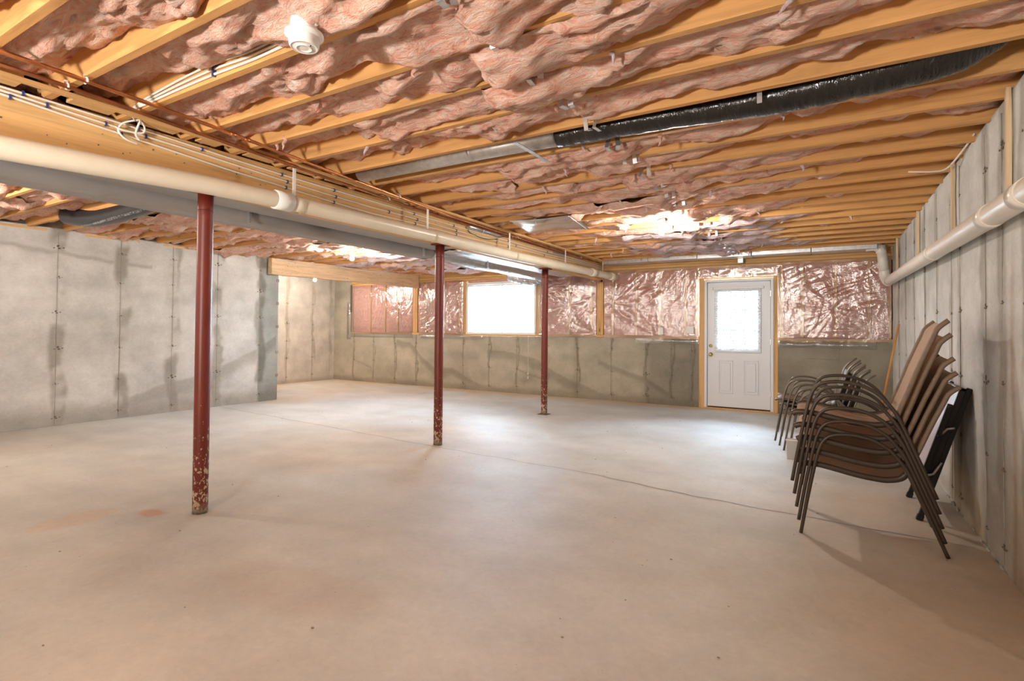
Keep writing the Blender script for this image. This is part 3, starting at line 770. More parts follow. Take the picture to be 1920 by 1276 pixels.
for i in range(len(JY)-1):
    ya, yb = JY[i]-0.019, JY[i+1]-0.019
    if yb < -0.6: continue
    near = ya < 4.0
    cuts = [-3.55, -2.3+rg.uniform(-.35, .35), -1.25+rg.uniform(-.3, .3), -0.1+rg.uniform(-.25, .25), 0.74]
    duct = 2.9 < (ya+yb)/2 < 3.3
    for a, b_ in zip(cuts[:-1], cuts[1:]):
        zb = 2.488+rg.uniform(-0.03, 0.03)
        if duct: zb += 0.12
        if 8.6 < ya: zb += 0.06
        if 1.1 < ya < 1.3 and b_ < -1.6: zb += 0.075
        pale = (ya > 6.9 and a > -2.6 and b_ < 0.6) or rg.random() < 0.04 or (ya > 5.5 and rg.random() < 0.3)
        batt(a-0.10, b_+0.10, ya, yb, rg.randint(1, 900), zb, profR, 'pinkpale' if pale else 'pink', 0.018 if near else 0.03, 17 if near else 11, 1.0)
for i in range(len(JY)-1):
    ya, yb = JY[i]+0.021, JY[i+1]+0.021
    if yb < 0.3: continue
    x0 = XL if ya < 5.7 else XA
    n = 3 if ya < 5.7 else 4
    xs = [x0+0.02]+[x0+( -3.75-x0)*k_/n+rg.uniform(-.25, .25) for k_ in range(1, n)]+[-3.78]
    for a, b_ in zip(xs[:-1], xs[1:]):
        zb = 2.492+rg.uniform(-0.03, 0.03)
        if 2.3 < (ya+yb)/2 < 2.9 and a < -5.5: zb += 0.07
        batt(a-0.10, b_+0.10, ya, yb, rg.randint(1, 900), zb, lambda x, y: -0.045*np.exp(-((x+6.1)/0.7)**2)-0.02, 'pinkpale' if (ya > 6.2 and rg.random() < 0.5) else 'pink', 0.035, 11, 1.0)
# mud sill on the walls and blocking on the beam
box('mud_sill', XL-0.14, XL-0.0, -3.5, 6.03, ZC-0.03, ZC-0.002, 'beam', wl)
bm = bmesh.new()
for i in range(len(JY)-1):
    ya, yb = JY[i], JY[i+1]
    if yb < 0: continue
    box('blocking', -3.585, -3.47, ya+0.03+rg.uniform(0, .03), yb-0.06-rg.uniform(0, .10), ZC+0.004, ZC+0.042, 'beam', ceil, 0.002)
bm.free()
box('nailer', -3.43, -3.39, 0.0, 9.2, ZC-0.02, ZC-0.001, 'beam', ceil, 0.002)
# steel cross bridging poking out under the joists
bm = bmesh.new()
bbox(bm, -0.014, 0.014, -0.0007, 0.0007, -0.05, 0.06); bbox(bm, -0.014, 0.014, 0, 0.05, -0.0507, -0.0495)
for z in (-0.035, -0.015, 0.005): bbox(bm, -0.004, 0.004, -0.0012, -0.0006, z, z+0.005)
meT = bpy.data.meshes.new('bridging_strap'); bm.to_mesh(meT); bm.free(); meT.materials.append(M['steel'])
rb = random.Random(5)
for i, y in enumerate(JY):
    if y < 0.9: continue
    for dx_ in (-0.03, 0.035):
        o = bpy.data.objects.new('bridging_strap', meT); COL.objects.link(o); o.parent = ceil
        o.location = (-1.20-0.018*(y-1.9)*0.9+dx_+rb.uniform(-.01, .01), y-0.04+rb.uniform(-.004, .0), ZC+0.012)
        o.rotation_euler = (rb.uniform(-.3, .35), rb.uniform(-.15, .15), rb.uniform(-.5, .5))
# torn tufts hanging from the batts
rt = random.Random(31)
for i in range(46):
    x = rt.uniform(-3.2, 0.3); y = rt.choice([j for j in JY if 1.0 < j < 8.8])+rt.uniform(-0.06, 0.02)
    if i % 2: x = -1.3+rt.uniform(-0.5, 0.5)
    L_ = rt.uniform(0.04, 0.10); pts = [(0, 0, 0.03)]
    for k_ in range(4): pts.append((pts[-1][0]+rt.uniform(-.02, .02), pts[-1][1]+rt.uniform(-.015, .015), pts[-1][2]-L_/4))
    t_ = tube('insulation_tuft', smooth_path(pts, 2), 0.008, 'pinkpale' if i % 3 else 'pink', ceil, 6, rads=[0.011, 0.016, 0.013, 0.012, 0.010, 0.009, 0.007, 0.004, 0.001])
    t_.location = (x, y, ZC-0.01)

# ------------------------------------------------------------------ main beam and columns
bt = thing('support_beam', 'long built-up wooden beam along the ceiling above the red columns', 'beam', (-3.68, 3.0, 2.165))
for k_, x in enumerate((-3.76, -3.706, -3.652)):
    lbx(bt, 'ply', x, x+0.052, -3.5, 9.23, 2.168-0.0*k_, ZC-0.002, 'beam', 0.002)
# nail heads and knots dots on its face
bm = bmesh.new(); rn = random.Random(9)
for i in range(150):
    y = rn.uniform(0.7, 9.0); z = rn.uniform(2.19, 2.43); r = rn.uniform(0.0025, 0.0055)
    lathe(bm, [(r, 0), (r*0.8, 0.0012)], 7, Matrix.Translation((0.082, y-3.0, z-2.165)) @ Matrix.Rotation(PI/2, 4, 'Y'))
o = fin(bm, 'nail_hole', 'tie', bt); o['kind'] = 'stuff'
ab = thing('alcove_beam', 'pale wooden beam at the far left between grey wall and back wall', 'beam', (-8.1, 7.6, 2.17))
bm = bmesh.new()
vs = []
for (x, y) in ((-8.33, 5.80), (-8.33+0.10, 5.80), (-7.93, 9.24), (-8.03, 9.24)):
    for z in (2.165, ZC-0.01): vs.append(bm.verts.new((x+8.1, y-7.6, z-2.17)))
for f in ((0, 2, 4, 6), (1, 7, 5, 3), (0, 1, 3, 2), (2, 3, 5, 4), (4, 5, 7, 6), (6, 7, 1, 0)): bm.faces.new([vs[k_] for k_ in f])
M['palebeam'] = wood('pale_beam_board', (0.74, 0.52, 0.32), 1, False)
fin(bm, 'board', 'palebeam', ab)
bm = bmesh.new()
for i in range(22):
    t_ = rn.random(); y = 5.9+3.2*t_; x = -8.23+0.30*(y-5.8)/3.44; z = rn.uniform(2.2, 2.42)
    bmesh.ops.create_icosphere(bm, subdivisions=1, radius=rn.uniform(.005, .009), matrix=Matrix.Translation((x+8.1, y-7.6, z-2.17)))
o = fin(bm, 'nail_hole', 'tie', ab); o['kind'] = 'stuff'
pts = [(-8.2+8.1, 5.85-7.6, 0.26), (-8.17+8.1, 6.4-7.6, 0.20), (-8.09+8.1, 7.2-7.6, 0.245), (-8.04+8.1, 7.9-7.6, 0.235), (-7.98+8.1, 8.6-7.6, 0.26)]
o = tube('white_cable', smooth_path(pts, 6), 0.007, 'whitecable', None, 6); o.location = ab.location
tag(o, 'white cable stapled along the pale beam at the far left', 'cable')

def column(x, y, label, lean=0, plate=True):
    t_ = thing('steel_column', label, 'column', (x, y, 0), 'red steel columns')
    bm = bmesh.new(); n = 26
    lathe(bm, [(0.048, 0.0)]+[(0.048, 0.03+i*2.10/n) for i in range(n)]+[(0.048, 2.150)], 28); fin(bm, 'post', 'red', t_)
    box('cap_plate', -0.06, 0.075, -0.085, 0.085, 2.150, 2.163, 'red', t_, 0.002)
    if plate: box('base_plate', -0.075, 0.075, -0.075, 0.075, 0.0, 0.006, 'tie', t_, 0.001)
    bm = bmesh.new(); lathe(bm, [(0.0495, 0), (0.0495, 0.012)], 28, Matrix.Translation((0, 0, 2.02))); fin(bm, 'weld_ring', 'red', t_)
column(-3.664, 2.072, 'red steel column nearest the camera, standing at the left', 0, False)
column(-3.687, 4.636, 'middle red steel column, standing left of the bright window', 0, False)
column(-3.715, 7.174, 'farthest red steel column, with a base plate, right of the bright window')

# ------------------------------------------------------------------ main drain pipe
dp = thing('drain_pipe', 'long cream plastic drain pipe hung beside the wooden beam', 'pipe', (-3.35, 2.55, 2.13))
def dz(y): return float(np.interp(y, [0.5, 0.93, 1.89, 2.42, 4.08, 5.66, 9.2], [2.052, 2.073, 2.125, 2.139, 2.148, 2.145, 2.20]))
def dpt(y): return (0, y-2.55, dz(y)-2.13)
tube('pipe', [dpt(y) for y in np.linspace(-0.5, 2.44, 30)], 0.057, 'pvc', dp, 24)
tube('pipe', [dpt(y) for y in np.linspace(2.46, 9.2, 60)], 0.057, 'pvc', dp, 24)
tube('coupling', [dpt(2.37), dpt(2.50)], 0.066, 'white', dp, 24)
tube('coupling', [dpt(8.05), dpt(8.25)], 0.065, 'pvc', dp, 24); tube('coupling', [dpt(8.9), dpt(9.15)], 0.065, 'pvc', dp, 24)
def strap(y, par=dp):
    z = dz(y)-2.13; yy = y-2.55; pts = []
    top = ZC-2.13-0.01
    bm = bmesh.new()
    prof = [(-0.064, 0.02)]+[(0.064*math.cos(a), 0.064*math.sin(a)) for a in np.linspace(PI, 2*PI+0.4, 14)]
    for i in range(len(prof)-1):
        (a, b_), (c_, d_) = prof[i], prof[i+1]
        v = [bm.verts.new((a, yy-0.011, z+b_)), bm.verts.new((a, yy+0.011, z+b_)), bm.verts.new((c_, yy+0.011, z+d_)), bm.verts.new((c_, yy-0.011, z+d_))]
        bm.faces.new(v)
    bmesh.ops.solidify(bm, geom=bm.faces[:], thickness=0.004)
    fin(bm, 'hanger_hook', 'pvc', par)
    bm = bmesh.new(); bbox(bm, -0.070, -0.064, yy-0.013, yy+0.013, z-0.01, top, 0.001)
    for k_ in range(7): bbox(bm, -0.0645, -0.0632, yy-0.003, yy+0.003, z+0.07+k_*0.035, z+0.078+k_*0.035)
    fin(bm, 'hanger_strap', 'white', par)
for y in (2.58, 4.10, 5.65, 7.25, 8.75): strap(y)

# ------------------------------------------------------------------ ducts left of the beam
da = thing('wrapped_duct', 'grey wrapped trunk duct right beside the wooden beam', 'duct', (-3.98, 3, 2.2))
def ductmesh(name, par, x0, x1, zb, zt, y0, y1, mat, seed, rc=0.03, wr=0.006, dy=0.06, top=True):
    n = int((y1-y0)/dy); prof = []
    for (cx, cz, a0) in ((x1-rc, zb+rc, -PI/2), (x1-rc, zt-rc, 0), (x0+rc, zt-rc, PI/2), (x0+rc, zb+rc, PI)):
        for k_ in range(6): a = a0+PI/2*k_/5; prof.append((cx+rc*math.cos(a), cz+rc*math.sin(a)))
    # add points along the bottom
    prof = prof+[(x0+rc+(x1-x0-2*rc)*t_, zb) for t_ in np.linspace(0.12, 0.88, 7)]
    pr = np.array(prof+[prof[0]]); ys = np.linspace(y0, y1, n)
    P = np.zeros((n, len(pr), 3)); 
    for i, y in enumerate(ys):
        s = (fbm(np.full(len(pr), y*1.3), np.arange(len(pr))*0.22 % 6, 3, seed)-0.5)*2*wr
        s[-1] = s[0]
        cx, cz = (x0+x1)/2, (zb+zt)/2
        d = np.hypot(pr[:, 0]-cx, pr[:, 1]-cz)
        k_ = 1+s/d
        P[i, :, 0] = cx+(pr[:, 0]-cx)*k_-par.location.x; P[i, :, 1] = y-par.location.y; P[i, :, 2] = cz+(pr[:, 1]-cz)*k_-par.location.z
    return gridmesh(name, P, mat, par)
ductmesh('duct_run', da, -4.17, -3.80, 2.20, 2.44, -3.3, 5.2, 'wrap', 3, 0.02, 0.004)
ductmesh('silver_duct_run', da, -4.20, -3.80, 2.185, 2.43, 5.15, 8.6, 'silver', 5, 0.05, 0.016)
o = tube('seam_tape', smooth_path([(0.12, 1.95-3.6, 0.0), (0.0, 1.85-3.6, -0.012), (-0.10, 1.70-3.6, -0.008), (-0.19, 1.45-3.6, -0.002)], 5), 0.004, 'dark', da, 6)
dbk = thing('wrapped_duct', 'second grey wrapped duct, left of the one beside the beam', 'duct', (-4.4, 3, 2.1))
ductmesh('duct_run', dbk, -4.56, -4.26, 2.13, 2.42, -3.3, 5.3, 'wrap', 8, 0.085, 0.006)
ductmesh('silver_duct_run', dbk, -4.54, -4.24, 2.12, 2.41, 5.25, 8.3, 'silver', 9, 0.10, 0.016)
for y in (2.75, 5.0, 6.4): box('duct_hanger', -4.24+4.4, -4.215+4.4, y-3, y-3+0.02, 0.02, 0.34, 'steel', dbk, 0.001)
# flexible silver boot turning above the window
fx = thing('flexible_duct', 'crumpled silver flexible duct end above the bright window', 'duct', (-5.0, 8.7, 2.2))
pts = smooth_path([(0.6, -0.45, 0.06), (0.42, 0.0, 0.0), (0.05, 0.20, -0.02), (-0.42, 0.28, 0.09)], 14)
tube('hose', pts, 0.1, 'silver', fx, 18, rads=[0.085+0.012*math.sin(i*2.6) for i in range(len(pts))])

# ------------------------------------------------------------------ flex duct under the right-hand joists
bd_ = thing('black_flex_duct', 'shiny black flexible duct slung between the joists at upper right', 'duct', (-0.4, 3.13, 2.50))
pts = smooth_path([(-1.10, 0.0, 0.0), (-0.7, 0.0, -0.005), (0.0, 0.02, -0.012), (0.5, 0.0, 0.0), (0.85, -0.03, 0.02), (1.04, -0.06, 0.06)], 26)
n = len(pts)
tube('sleeve', pts, 0.09, 'blackduct', bd_, 30, rads=[(0.077+0.028*float(sst(-0.75, 0.15, pts[i].x-0.4))+0.004*math.sin(i*0.31)*math.sin(i*0.17+1)+0.0015*math.sin(i*1.3))*(1-0.45*max(0, (i/n-0.80)/0.20)) for i in range(n)])
tube('tape_collar', [(-1.13, 0, 0), (-1.06, 0, 0)], 0.078, 'blackduct', bd_, 24)
bm = bmesh.new(); bbox(bm, -0.012, 0.012, -0.0012, 0.0012, -0.12, 0.14)
for k_ in range(10): bbox(bm, -0.005, 0.005, -0.0026, -0.0014, -0.09+k_*0.022, -0.080+k_*0.022)
o = fin(bm, 'hanger_strap', 'steel', bd_); o.location = (0.07, -0.13, 0.03)
gd = thing('metal_duct', 'grey metal duct joined to the black flexible duct', 'duct', (-2.3, 3.11, 2.505))
tube('duct_run', [(-0.95, -0.03, -0.015), (0.2, 0.0, 0), (0.78, 0.02, 0)], 0.074, 'steel', gd, 28)
tube('duct_ring', [(0.1, 0.0, 0), (0.13, 0.0, 0)], 0.077, 'steel', gd, 28)
bs = thing('steel_bar', 'flat steel bar nailed diagonally under the metal duct', 'bar', (-1.66, 3.0, 2.375))
bm = bmesh.new(); bbox(bm, -0.015, 0.015, -0.22, 0.22, -0.002, 0.002, 0.0008); o = fin(bm, 'bar', 'steel', bs); o.location = (0, 0.02, 0)
# register boot
rbt = thing('register_boot', 'shiny sheet metal boot let into the ceiling above the middle', 'vent boot', (-2.75, 5.45, ZC-0.012))
nx_ = 24; U, V = np.meshgrid(np.linspace(-0.36, 0.36, nx_), np.linspace(-0.42, 0.36, nx_), indexing='ij')
X_ = U-0.22*(V)*0.5
Zb = -0.01+0.02*np.sin((U+V)*5)+0.02*(vnoise(U*5, V*5, 3)-0.5)
o = gridmesh('metal_sheet', np.stack([X_, V, Zb], -1), 'panel', rbt); sm = o.modifiers.new('s', 'SOLIDIFY'); sm.thickness = 0.003
tube('folded_edge', [(0.40, -0.40, -0.02), (0.28, 0.36, -0.02)], 0.006, 'steel', rbt, 6)
# far thin duct along the back
fd = thing('far_flat_duct', 'long flat grey metal duct across the ceiling near the back wall', 'duct', (-1.5, 8.95, 2.43))
bm = bmesh.new()
for k_ in range(5): bbox(bm, -1.95+k_*0.79, -1.95+(k_+1)*0.79-0.006, -0.13, 0.13, -0.035+0.004*(k_ % 2), 0.045, 0.004)
fin(bm, 'duct_run', 'steel', fd)
bx = thing('junction_box', 'small grey metal junction box above the left side of the door', 'junction box', (-1.27, 9.12, 2.36))
box('box', -0.035, 0.035, -0.03, 0.03, -0.03, 0.03, 'tie', bx, 0.004); box('cover', -0.038, 0.038, -0.034, -0.03, -0.033, 0.033, 'steel', bx, 0.002)
tube('conduit', [(0, 0, 0.03), (-0.04, -0.02, 0.10)], 0.012, 'steel', bx, 8)
# left black duct
ld = thing('printed_flex_duct', 'short black flexible duct with faint print in the left ceiling', 'duct', (-6.65, 2.66, 2.435))
pts = smooth_path([(-0.62, -0.06, 0.03), (-0.35, -0.01, -0.01), (0.0, 0.02, -0.025), (0.4, 0.03, -0.015), (0.9, 0.02, 0.01), (1.3, 0.0, 0.05)], 8)
tube('sleeve', pts, 0.10, 'printed', ld, 22)
jb = thing('duct_bracket', 'small perforated metal bracket on the left ceiling near the far duct edge', 'bracket', (-6.10, 5.0, 2.42))
box('plate', -0.06, 0.06, -0.10, 0.10, -0.012, 0.0, 'steel', jb, 0.002)
for k_ in range(4): box('lug', -0.05+k_*0.03, -0.04+k_*0.03, -0.04, 0.04, -0.02, -0.012, 'dark', jb)

# ------------------------------------------------------------------ right wall pipe
rp = thing('drain_pipe', 'white plastic drain pipe sloping along the right wall with an elbow at its far end', 'pipe', (0.66, 4.0, 1.86))
def rz_(y): return 1.820+0.0195*(y-2.5)
def rx_(y): return xr(y)-0.085
def rpt(y): return (rx_(y)-0.66, y-4.0, rz_(y)-1.86)
tube('pipe', [rpt(y) for y in np.linspace(0.4, 8.85, 30)], 0.058, 'pvcw', rp, 24)
for y in (2.98, 3.55, 5.25):
    tube('coupling', [rpt(y), rpt(y+0.12)], 0.062, 'pvcw', rp, 24)
    tube('glue_line', [rpt(y-0.004), rpt(y)], 0.0625, 'pvc', rp, 24)
e = rpt(8.85)
tube('elbow', smooth_path([(e[0], e[1]-0.05, e[2]), (e[0]-0.005, e[1]+0.06, e[2]+0.01), (e[0]-0.03, e[1]+0.10, e[2]+0.08), (e[0]-0.04, e[1]+0.10, e[2]+0.16)], 5), 0.064, 'pvcw', rp, 20)
tube('riser', [(e[0]-0.04, e[1]+0.10, e[2]+0.12), (e[0]-0.075, e[1]+0.10, e[2]+0.50)], 0.058, 'pvcw', rp, 20)
tube('elbow', smooth_path([(e[0]-0.07, e[1]+0.10, e[2]+0.40), (e[0]-0.085, e[1]+0.10, e[2]+0.46), (e[0]-0.15, e[1]+0.09, e[2]+0.49), (e[0]-0.25, e[1]+0.09, e[2]+0.49)], 5), 0.062, 'pvcw', rp, 20)
for k_, (y, lb) in enumerate(((2.88, 'pale wooden hanger strip above the right wall pipe, nearest the camera'), (3.60, 'pale wooden hanger strip on the right wall, second from the camera'),
                          (4.98, 'pale wooden hanger strip on the right wall, third from the camera'), (6.70, 'pale wooden hanger strip on the right wall, fourth from the camera'))):
    x = xr(y)-0.012; zb_ = rz_(y)+0.02
    st = box('hanger_strip', -0.010, 0.010, -0.019, 0.019, 0, ZC+0.03-zb_, 'strip', None, 0.002); st.location = (x-0.006, y, zb_)
    tag(st, lb, 'wood strip', 'wooden strips holding the right wall pipe')
st = box('hanger_strip', -0.010, 0.010, -0.019, 0.019, 0, ZC-rz_(8.4), 'strip', None, 0.002); st.location = (xr(8.4)-0.03, 8.4, rz_(8.4)+0.02)
tag(st, 'pale wooden hanger strip beside the far elbow of the right wall pipe', 'wood strip', 'wooden strips holding the right wall pipe')

# ------------------------------------------------------------------ copper pipes
def cpipe(label, P_, r, mat, cl):
    t_ = thing('copper_pipe', label, 'pipe', P_[0])
    o = Vector(P_[0]); tube('pipe', [Vector(p)-o for p in P_], r, mat, t_, 12)
    for y in cl:
        xs = np.interp(y, [p[1] for p in P_], [p[0] for p in P_]); z = np.interp(y, [p[1] for p in P_], [p[2] for p in P_])
        c_ = Vector((xs, y, z))-o
        tube('coupling', [c_+Vector((0, -0.02, 0)), c_+Vector((0, 0.02, 0))], r+0.003, mat, t_, 12)
    return t_
def clip(par, P_, y):
    o = Vector(P_[0]); xs = np.interp(y, [p[1] for p in P_], [p[0] for p in P_]); z = np.interp(y, [p[1] for p in P_], [p[2] for p in P_])
    c_ = Vector((xs, y, z))-o; bm = bmesh.new()
    sweep(bm, [c_+Vector((0.016*math.cos(a), 0, 0.016*math.sin(a))) for a in np.linspace(-0.5, PI+0.7, 12)], 0.005, 6)
    bbox(bm, c_.x-0.020, c_.x-0.012, c_.y-0.007, c_.y+0.007, c_.z, 2.45-P_[0][2]+0.01, 0.001); fin(bm, 'pipe_clip', 'white', par)
PA = [(-3.09, 0.55, 2.425), (-3.10, 1.1, 2.425), (-3.15, 1.8, 2.425), (-3.27, 2.85, 2.425), (-3.45, 4.5, 2.425), (-3.50, 6.5, 2.428), (-3.56, 8.6, 2.428)]
PB = [(-3.24, 0.55, 2.425), (-3.26, 1.15, 2.425), (-3.33, 1.8, 2.425), (-3.40, 2.6, 2.425), (-3.53, 3.9, 2.425), (-3.555, 6.0, 2.428), (-3.575, 8.2, 2.428)]
c1 = cpipe('bright copper pipe under the joists, the one farther from the beam', PA, 0.011, 'copper', (1.95, 2.05, 5.4))
c2 = cpipe('duller copper pipe running closest to the wooden beam', PB, 0.011, 'copper2', (2.4, 2.55))
for y in (1.17, 3.63, 5.95, 8.1): clip(c1, PA, y)
for y in (1.15, 3.65, 5.93, 7.9): clip(c2, PB, y)

# ------------------------------------------------------------------ cables on the beam
def cable_on_beam(label, ys, zs, stp):
    t_ = thing('white_cable', label, 'cable', (-3.597, 0.5, zs[0]), 'white cables stapled along the beam')
    Y_ = np.linspace(ys[0], ys[-1], 90); Z_ = np.interp(Y_, ys, zs)+0.004*np.sin(Y_*3.1+zs[0]*50)
    jk = tube('jacket', [(0.006, y-0.5, z-zs[0]) for y, z in zip(Y_, Z_)], 0.0062, 'whitecable', t_, 8)
    for y in stp:
        z = float(np.interp(y, Y_, Z_))-zs[0]
        bm = bmesh.new(); bbox(bm, 0.010, 0.0155, y-0.5-0.005, y-0.5+0.005, z-0.011, z+0.011, 0.001); bbox(bm, -0.003, 0.012, y-0.5-0.004, y-0.5+0.004, z-0.013, z-0.008); bbox(bm, -0.003, 0.012, y-0.5-0.004, y-0.5+0.004, z+0.008, z+0.013)
        fin(bm, 'staple', 'blue', jk)
yk = [0.5, 1.03, 1.6, 2.18, 3.54, 5.5, 9.1]
cable_on_beam('top white cable of the three along the beam', yk, [2.443, 2.440, 2.425, 2.412, 2.39, 2.38, 2.40], (1.08, 1.62, 2.0, 2.6, 3.1, 4.1, 4.75, 5.9, 7.0))
cable_on_beam('middle white cable of the three along the beam', yk, [2.428, 2.423, 2.395, 2.375, 2.335, 2.34, 2.375], (1.18, 1.45, 1.66, 2.65, 3.12, 3.75, 4.15, 4.8, 6.1))
cable_on_beam('lowest white cable of the three along the beam', yk, [2.412, 2.405, 2.365, 2.325, 2.285, 2.30, 2.355], (1.03, 1.53, 2.64, 3.1, 4.12, 4.8, 5.9, 6.9))
lo = thing('cable_loop', 'loose loop of white cable hanging over the beam top edge', 'cable', (-3.57, 1.56, 2.43))
tube('jacket', smooth_path([(0.05, 0.04, 0.035), (0.01, -0.03, 0.0), (0.0, -0.055, -0.05), (0.005, -0.02, -0.09), (0.0, 0.05, -0.10)], 6), 0.006, 'whitecable', lo, 8)
tube('jacket', smooth_path([(0.06, 0.03, 0.035), (0.03, 0.07, 0.0), (0.02, 0.06, -0.035), (0.01, -0.03, -0.045), (0.0, -0.07, -0.035)], 6), 0.006, 'whitecable', lo, 8)
tube('jacket', smooth_path([(0.055, 0.04, 0.035), (0.03, 0.035, 0.0), (0.015, 0.03, -0.05), (0.0, 0.06, -0.075)], 6), 0.006, 'whitecable', lo, 8)
# three cables along the joist to the detector (joist side at y = 1.509)
for k_, (z0, lb) in enumerate(((0.078, 'upper white cable on the joist side leading to the smoke detector'), (0.050, 'middle white cable on the joist side leading to the smoke detector'), (0.024, 'lower white cable on the joist side leading to the smoke detector'))):
    o = Vector((-3.45, 1.495, ZC+z0))
    pts = [(-3.50, 1.56, ZC-0.01), (-3.40, 1.50, ZC+0.01), (-3.25, 1.500, ZC+z0*0.55), (-2.9, 1.500, ZC+z0*0.9), (-2.60, 1.500, ZC+z0), (-2.3, 1.500, ZC+z0*0.8), (-2.05, 1.500, ZC+z0*0.9+0.004), (-1.93, 1.500, ZC+z0)]
    t_ = thing('white_cable', lb, 'cable', o, 'white cables on the joist to the detector')
    jk = tube('jacket', smooth_path([Vector(p)-o for p in pts], 8), 0.0062, 'whitecable', t_, 8)
    for x in (-2.60, -2.0):
        zz = ZC+z0*(1.0 if x < -2.5 else 0.95)-o.z; box('staple', x-o.x-0.005, x-o.x+0.005, -0.006, 0.013, zz-0.011, zz+0.011, 'blue', jk, 0.001)

# ------------------------------------------------------------------ smoke detector
sd = thing('smoke_detector', 'round white smoke detector on a junction box under the joists', 'smoke detector', (-1.80, 1.395, ZC-0.045))
bm = bmesh.new(); lathe(bm, [(0.050, 0.0), (0.052, 0.004), (0.052, 0.085), (0.045, 0.087)], 24); fin(bm, 'junction_box', 'white', sd)
for a in (0.2, 0.9, 2.2, 3.6): box('lug', 0.050*math.cos(a)-0.008, 0.050*math.cos(a)+0.014, 0.050*math.sin(a)-0.006, 0.050*math.sin(a)+0.006, 0.02, 0.05, 'white', sd, 0.001)
bm = bmesh.new(); lathe(bm, [(0.068, 0.0), (0.073, -0.003), (0.074, -0.012), (0.068, -0.018), (0.055, -0.020)], 36); fin(bm, 'base_ring', 'white', sd)
bm = bmesh.new(); lathe(bm, [(0.056, -0.016), (0.058, -0.026), (0.057, -0.050), (0.052, -0.058), (0.048, -0.058), (0.047, -0.056), (0.040, -0.059), (0.010, -0.061), (0.001, -0.061)], 36); cap = fin(bm, 'cap', 'white', sd)
bm = bmesh.new(); lathe(bm, [(0.030, -0.059), (0.031, -0.0625), (0.027, -0.063), (0.026, -0.0605), (0.010, -0.0605)], 28); fin(bm, 'test_button', 'ceramic', cap)
box('led', 0.036, 0.040, -0.002, 0.002, -0.0625, -0.059, 'dark', cap)

# ------------------------------------------------------------------ silver sleeves on the copper pipe line
ls = thing('strip_light', 'long silvery capsule light fixed at the beam top edge', 'light fixture', (-3.575, 5.35, 2.415))
bm = bmesh.new(); sweep(bm, [(0, -0.36, 0), (0, -0.345, 0), (0, 0.33, 0), (0, 0.345, 0)], 0.032, 16, True, [0.022, 0.032, 0.032, 0.022]); fin(bm, 'housing', 'panel', ls)
tube('end_collar', [(0, -0.08, 0), (0, -0.06, 0)], 0.034, 'steel', ls, 16); tube('bracket', [(0, 0.34, 0.0), (0.01, 0.42, 0.01)], 0.015, 'blackmetal', ls, 8)
tube('lead', smooth_path([(-0.01, -0.34, 0), (-0.012, -0.30, -0.06), (-0.012, 0.0, -0.085), (-0.01, 0.3, -0.05)], 6), 0.004, 'blackmetal', ls, 6)
gp = thing('nail_plate', 'small grey metal plate on the beam beyond the silvery light', 'plate', (-3.59, 7.4, 2.41))
box('plate', -0.004, 0.004, -0.22, 0.22, -0.03, 0.03, 'steel', gp, 0.001)

# right wall loose cable
o = tube('white_cable', smooth_path([(-0.22, 0.04, 0.015), (-0.16, 0.02, 0.0), (-0.08, 0.02, -0.01), (0.0, 0.0, 0.0), (0.05, -0.3, 0.05), (0.06, -0.5, 0.07)], 8), 0.006, 'whitecable', None, 8)
o.location = (0.685, 4.85, ZC-0.035); tag(o, 'loose white cable curving under the joists beside the right wall', 'cable')

# ------------------------------------------------------------------ bulbs
def bulb(x, y, z, label):
    t_ = thing('light_bulb', label, 'light bulb', (x, y, z), 'bare ceiling bulbs')
    bm = bmesh.new(); bmesh.ops.create_uvsphere(bm, u_segments=16, v_segments=10, radius=0.032)
    for v in bm.verts:
        if v.co.z > 0: v.co.z *= 1.5; v.co.x *= 1-0.35*max(0, v.co.z-0.02)/0.03; v.co.y *= 1-0.35*max(0, v.co.z-0.02)/0.03
    fin(bm, 'bulb', 'bulb', t_, True)
    bm = bmesh.new(); lathe(bm, [(0.022, 0.045), (0.028, 0.055), (0.055, 0.085), (0.057, 0.10), (0.001, 0.10)], 20); fin(bm, 'socket', 'ceramic', t_)
    box('junction_box', -0.05, 0.05, -0.05, 0.05, 0.10, 0.155, 'steel', t_, 0.006); box('mounting_board', -0.04, 0.04, -0.22, 0.22, ZC-z-0.012, ZC-z, 'plate', t_, 0.002)
    return t_
bulb(-1.59, 5.76, 2.30, 'glowing bare bulb in the middle of the right-hand ceiling')
bulb(-6.25, 5.75, 2.30, 'glowing bare bulb left of the ducts, under the left-hand ceiling')
bulb(-9.45, 7.68, 2.27, 'glowing bare bulb at the far left, in the alcove')
bulb(-6.6, 1.1, 2.30, 'bare bulb outside the frame at the near left')
bulb(-2.0, -0.6, 2.30, 'bare bulb outside the frame above the camera')
bulb(-6.0, -2.4, 2.30, 'added fill bulb outside the frame far behind the camera')  # unseen bulb added for soft fill light

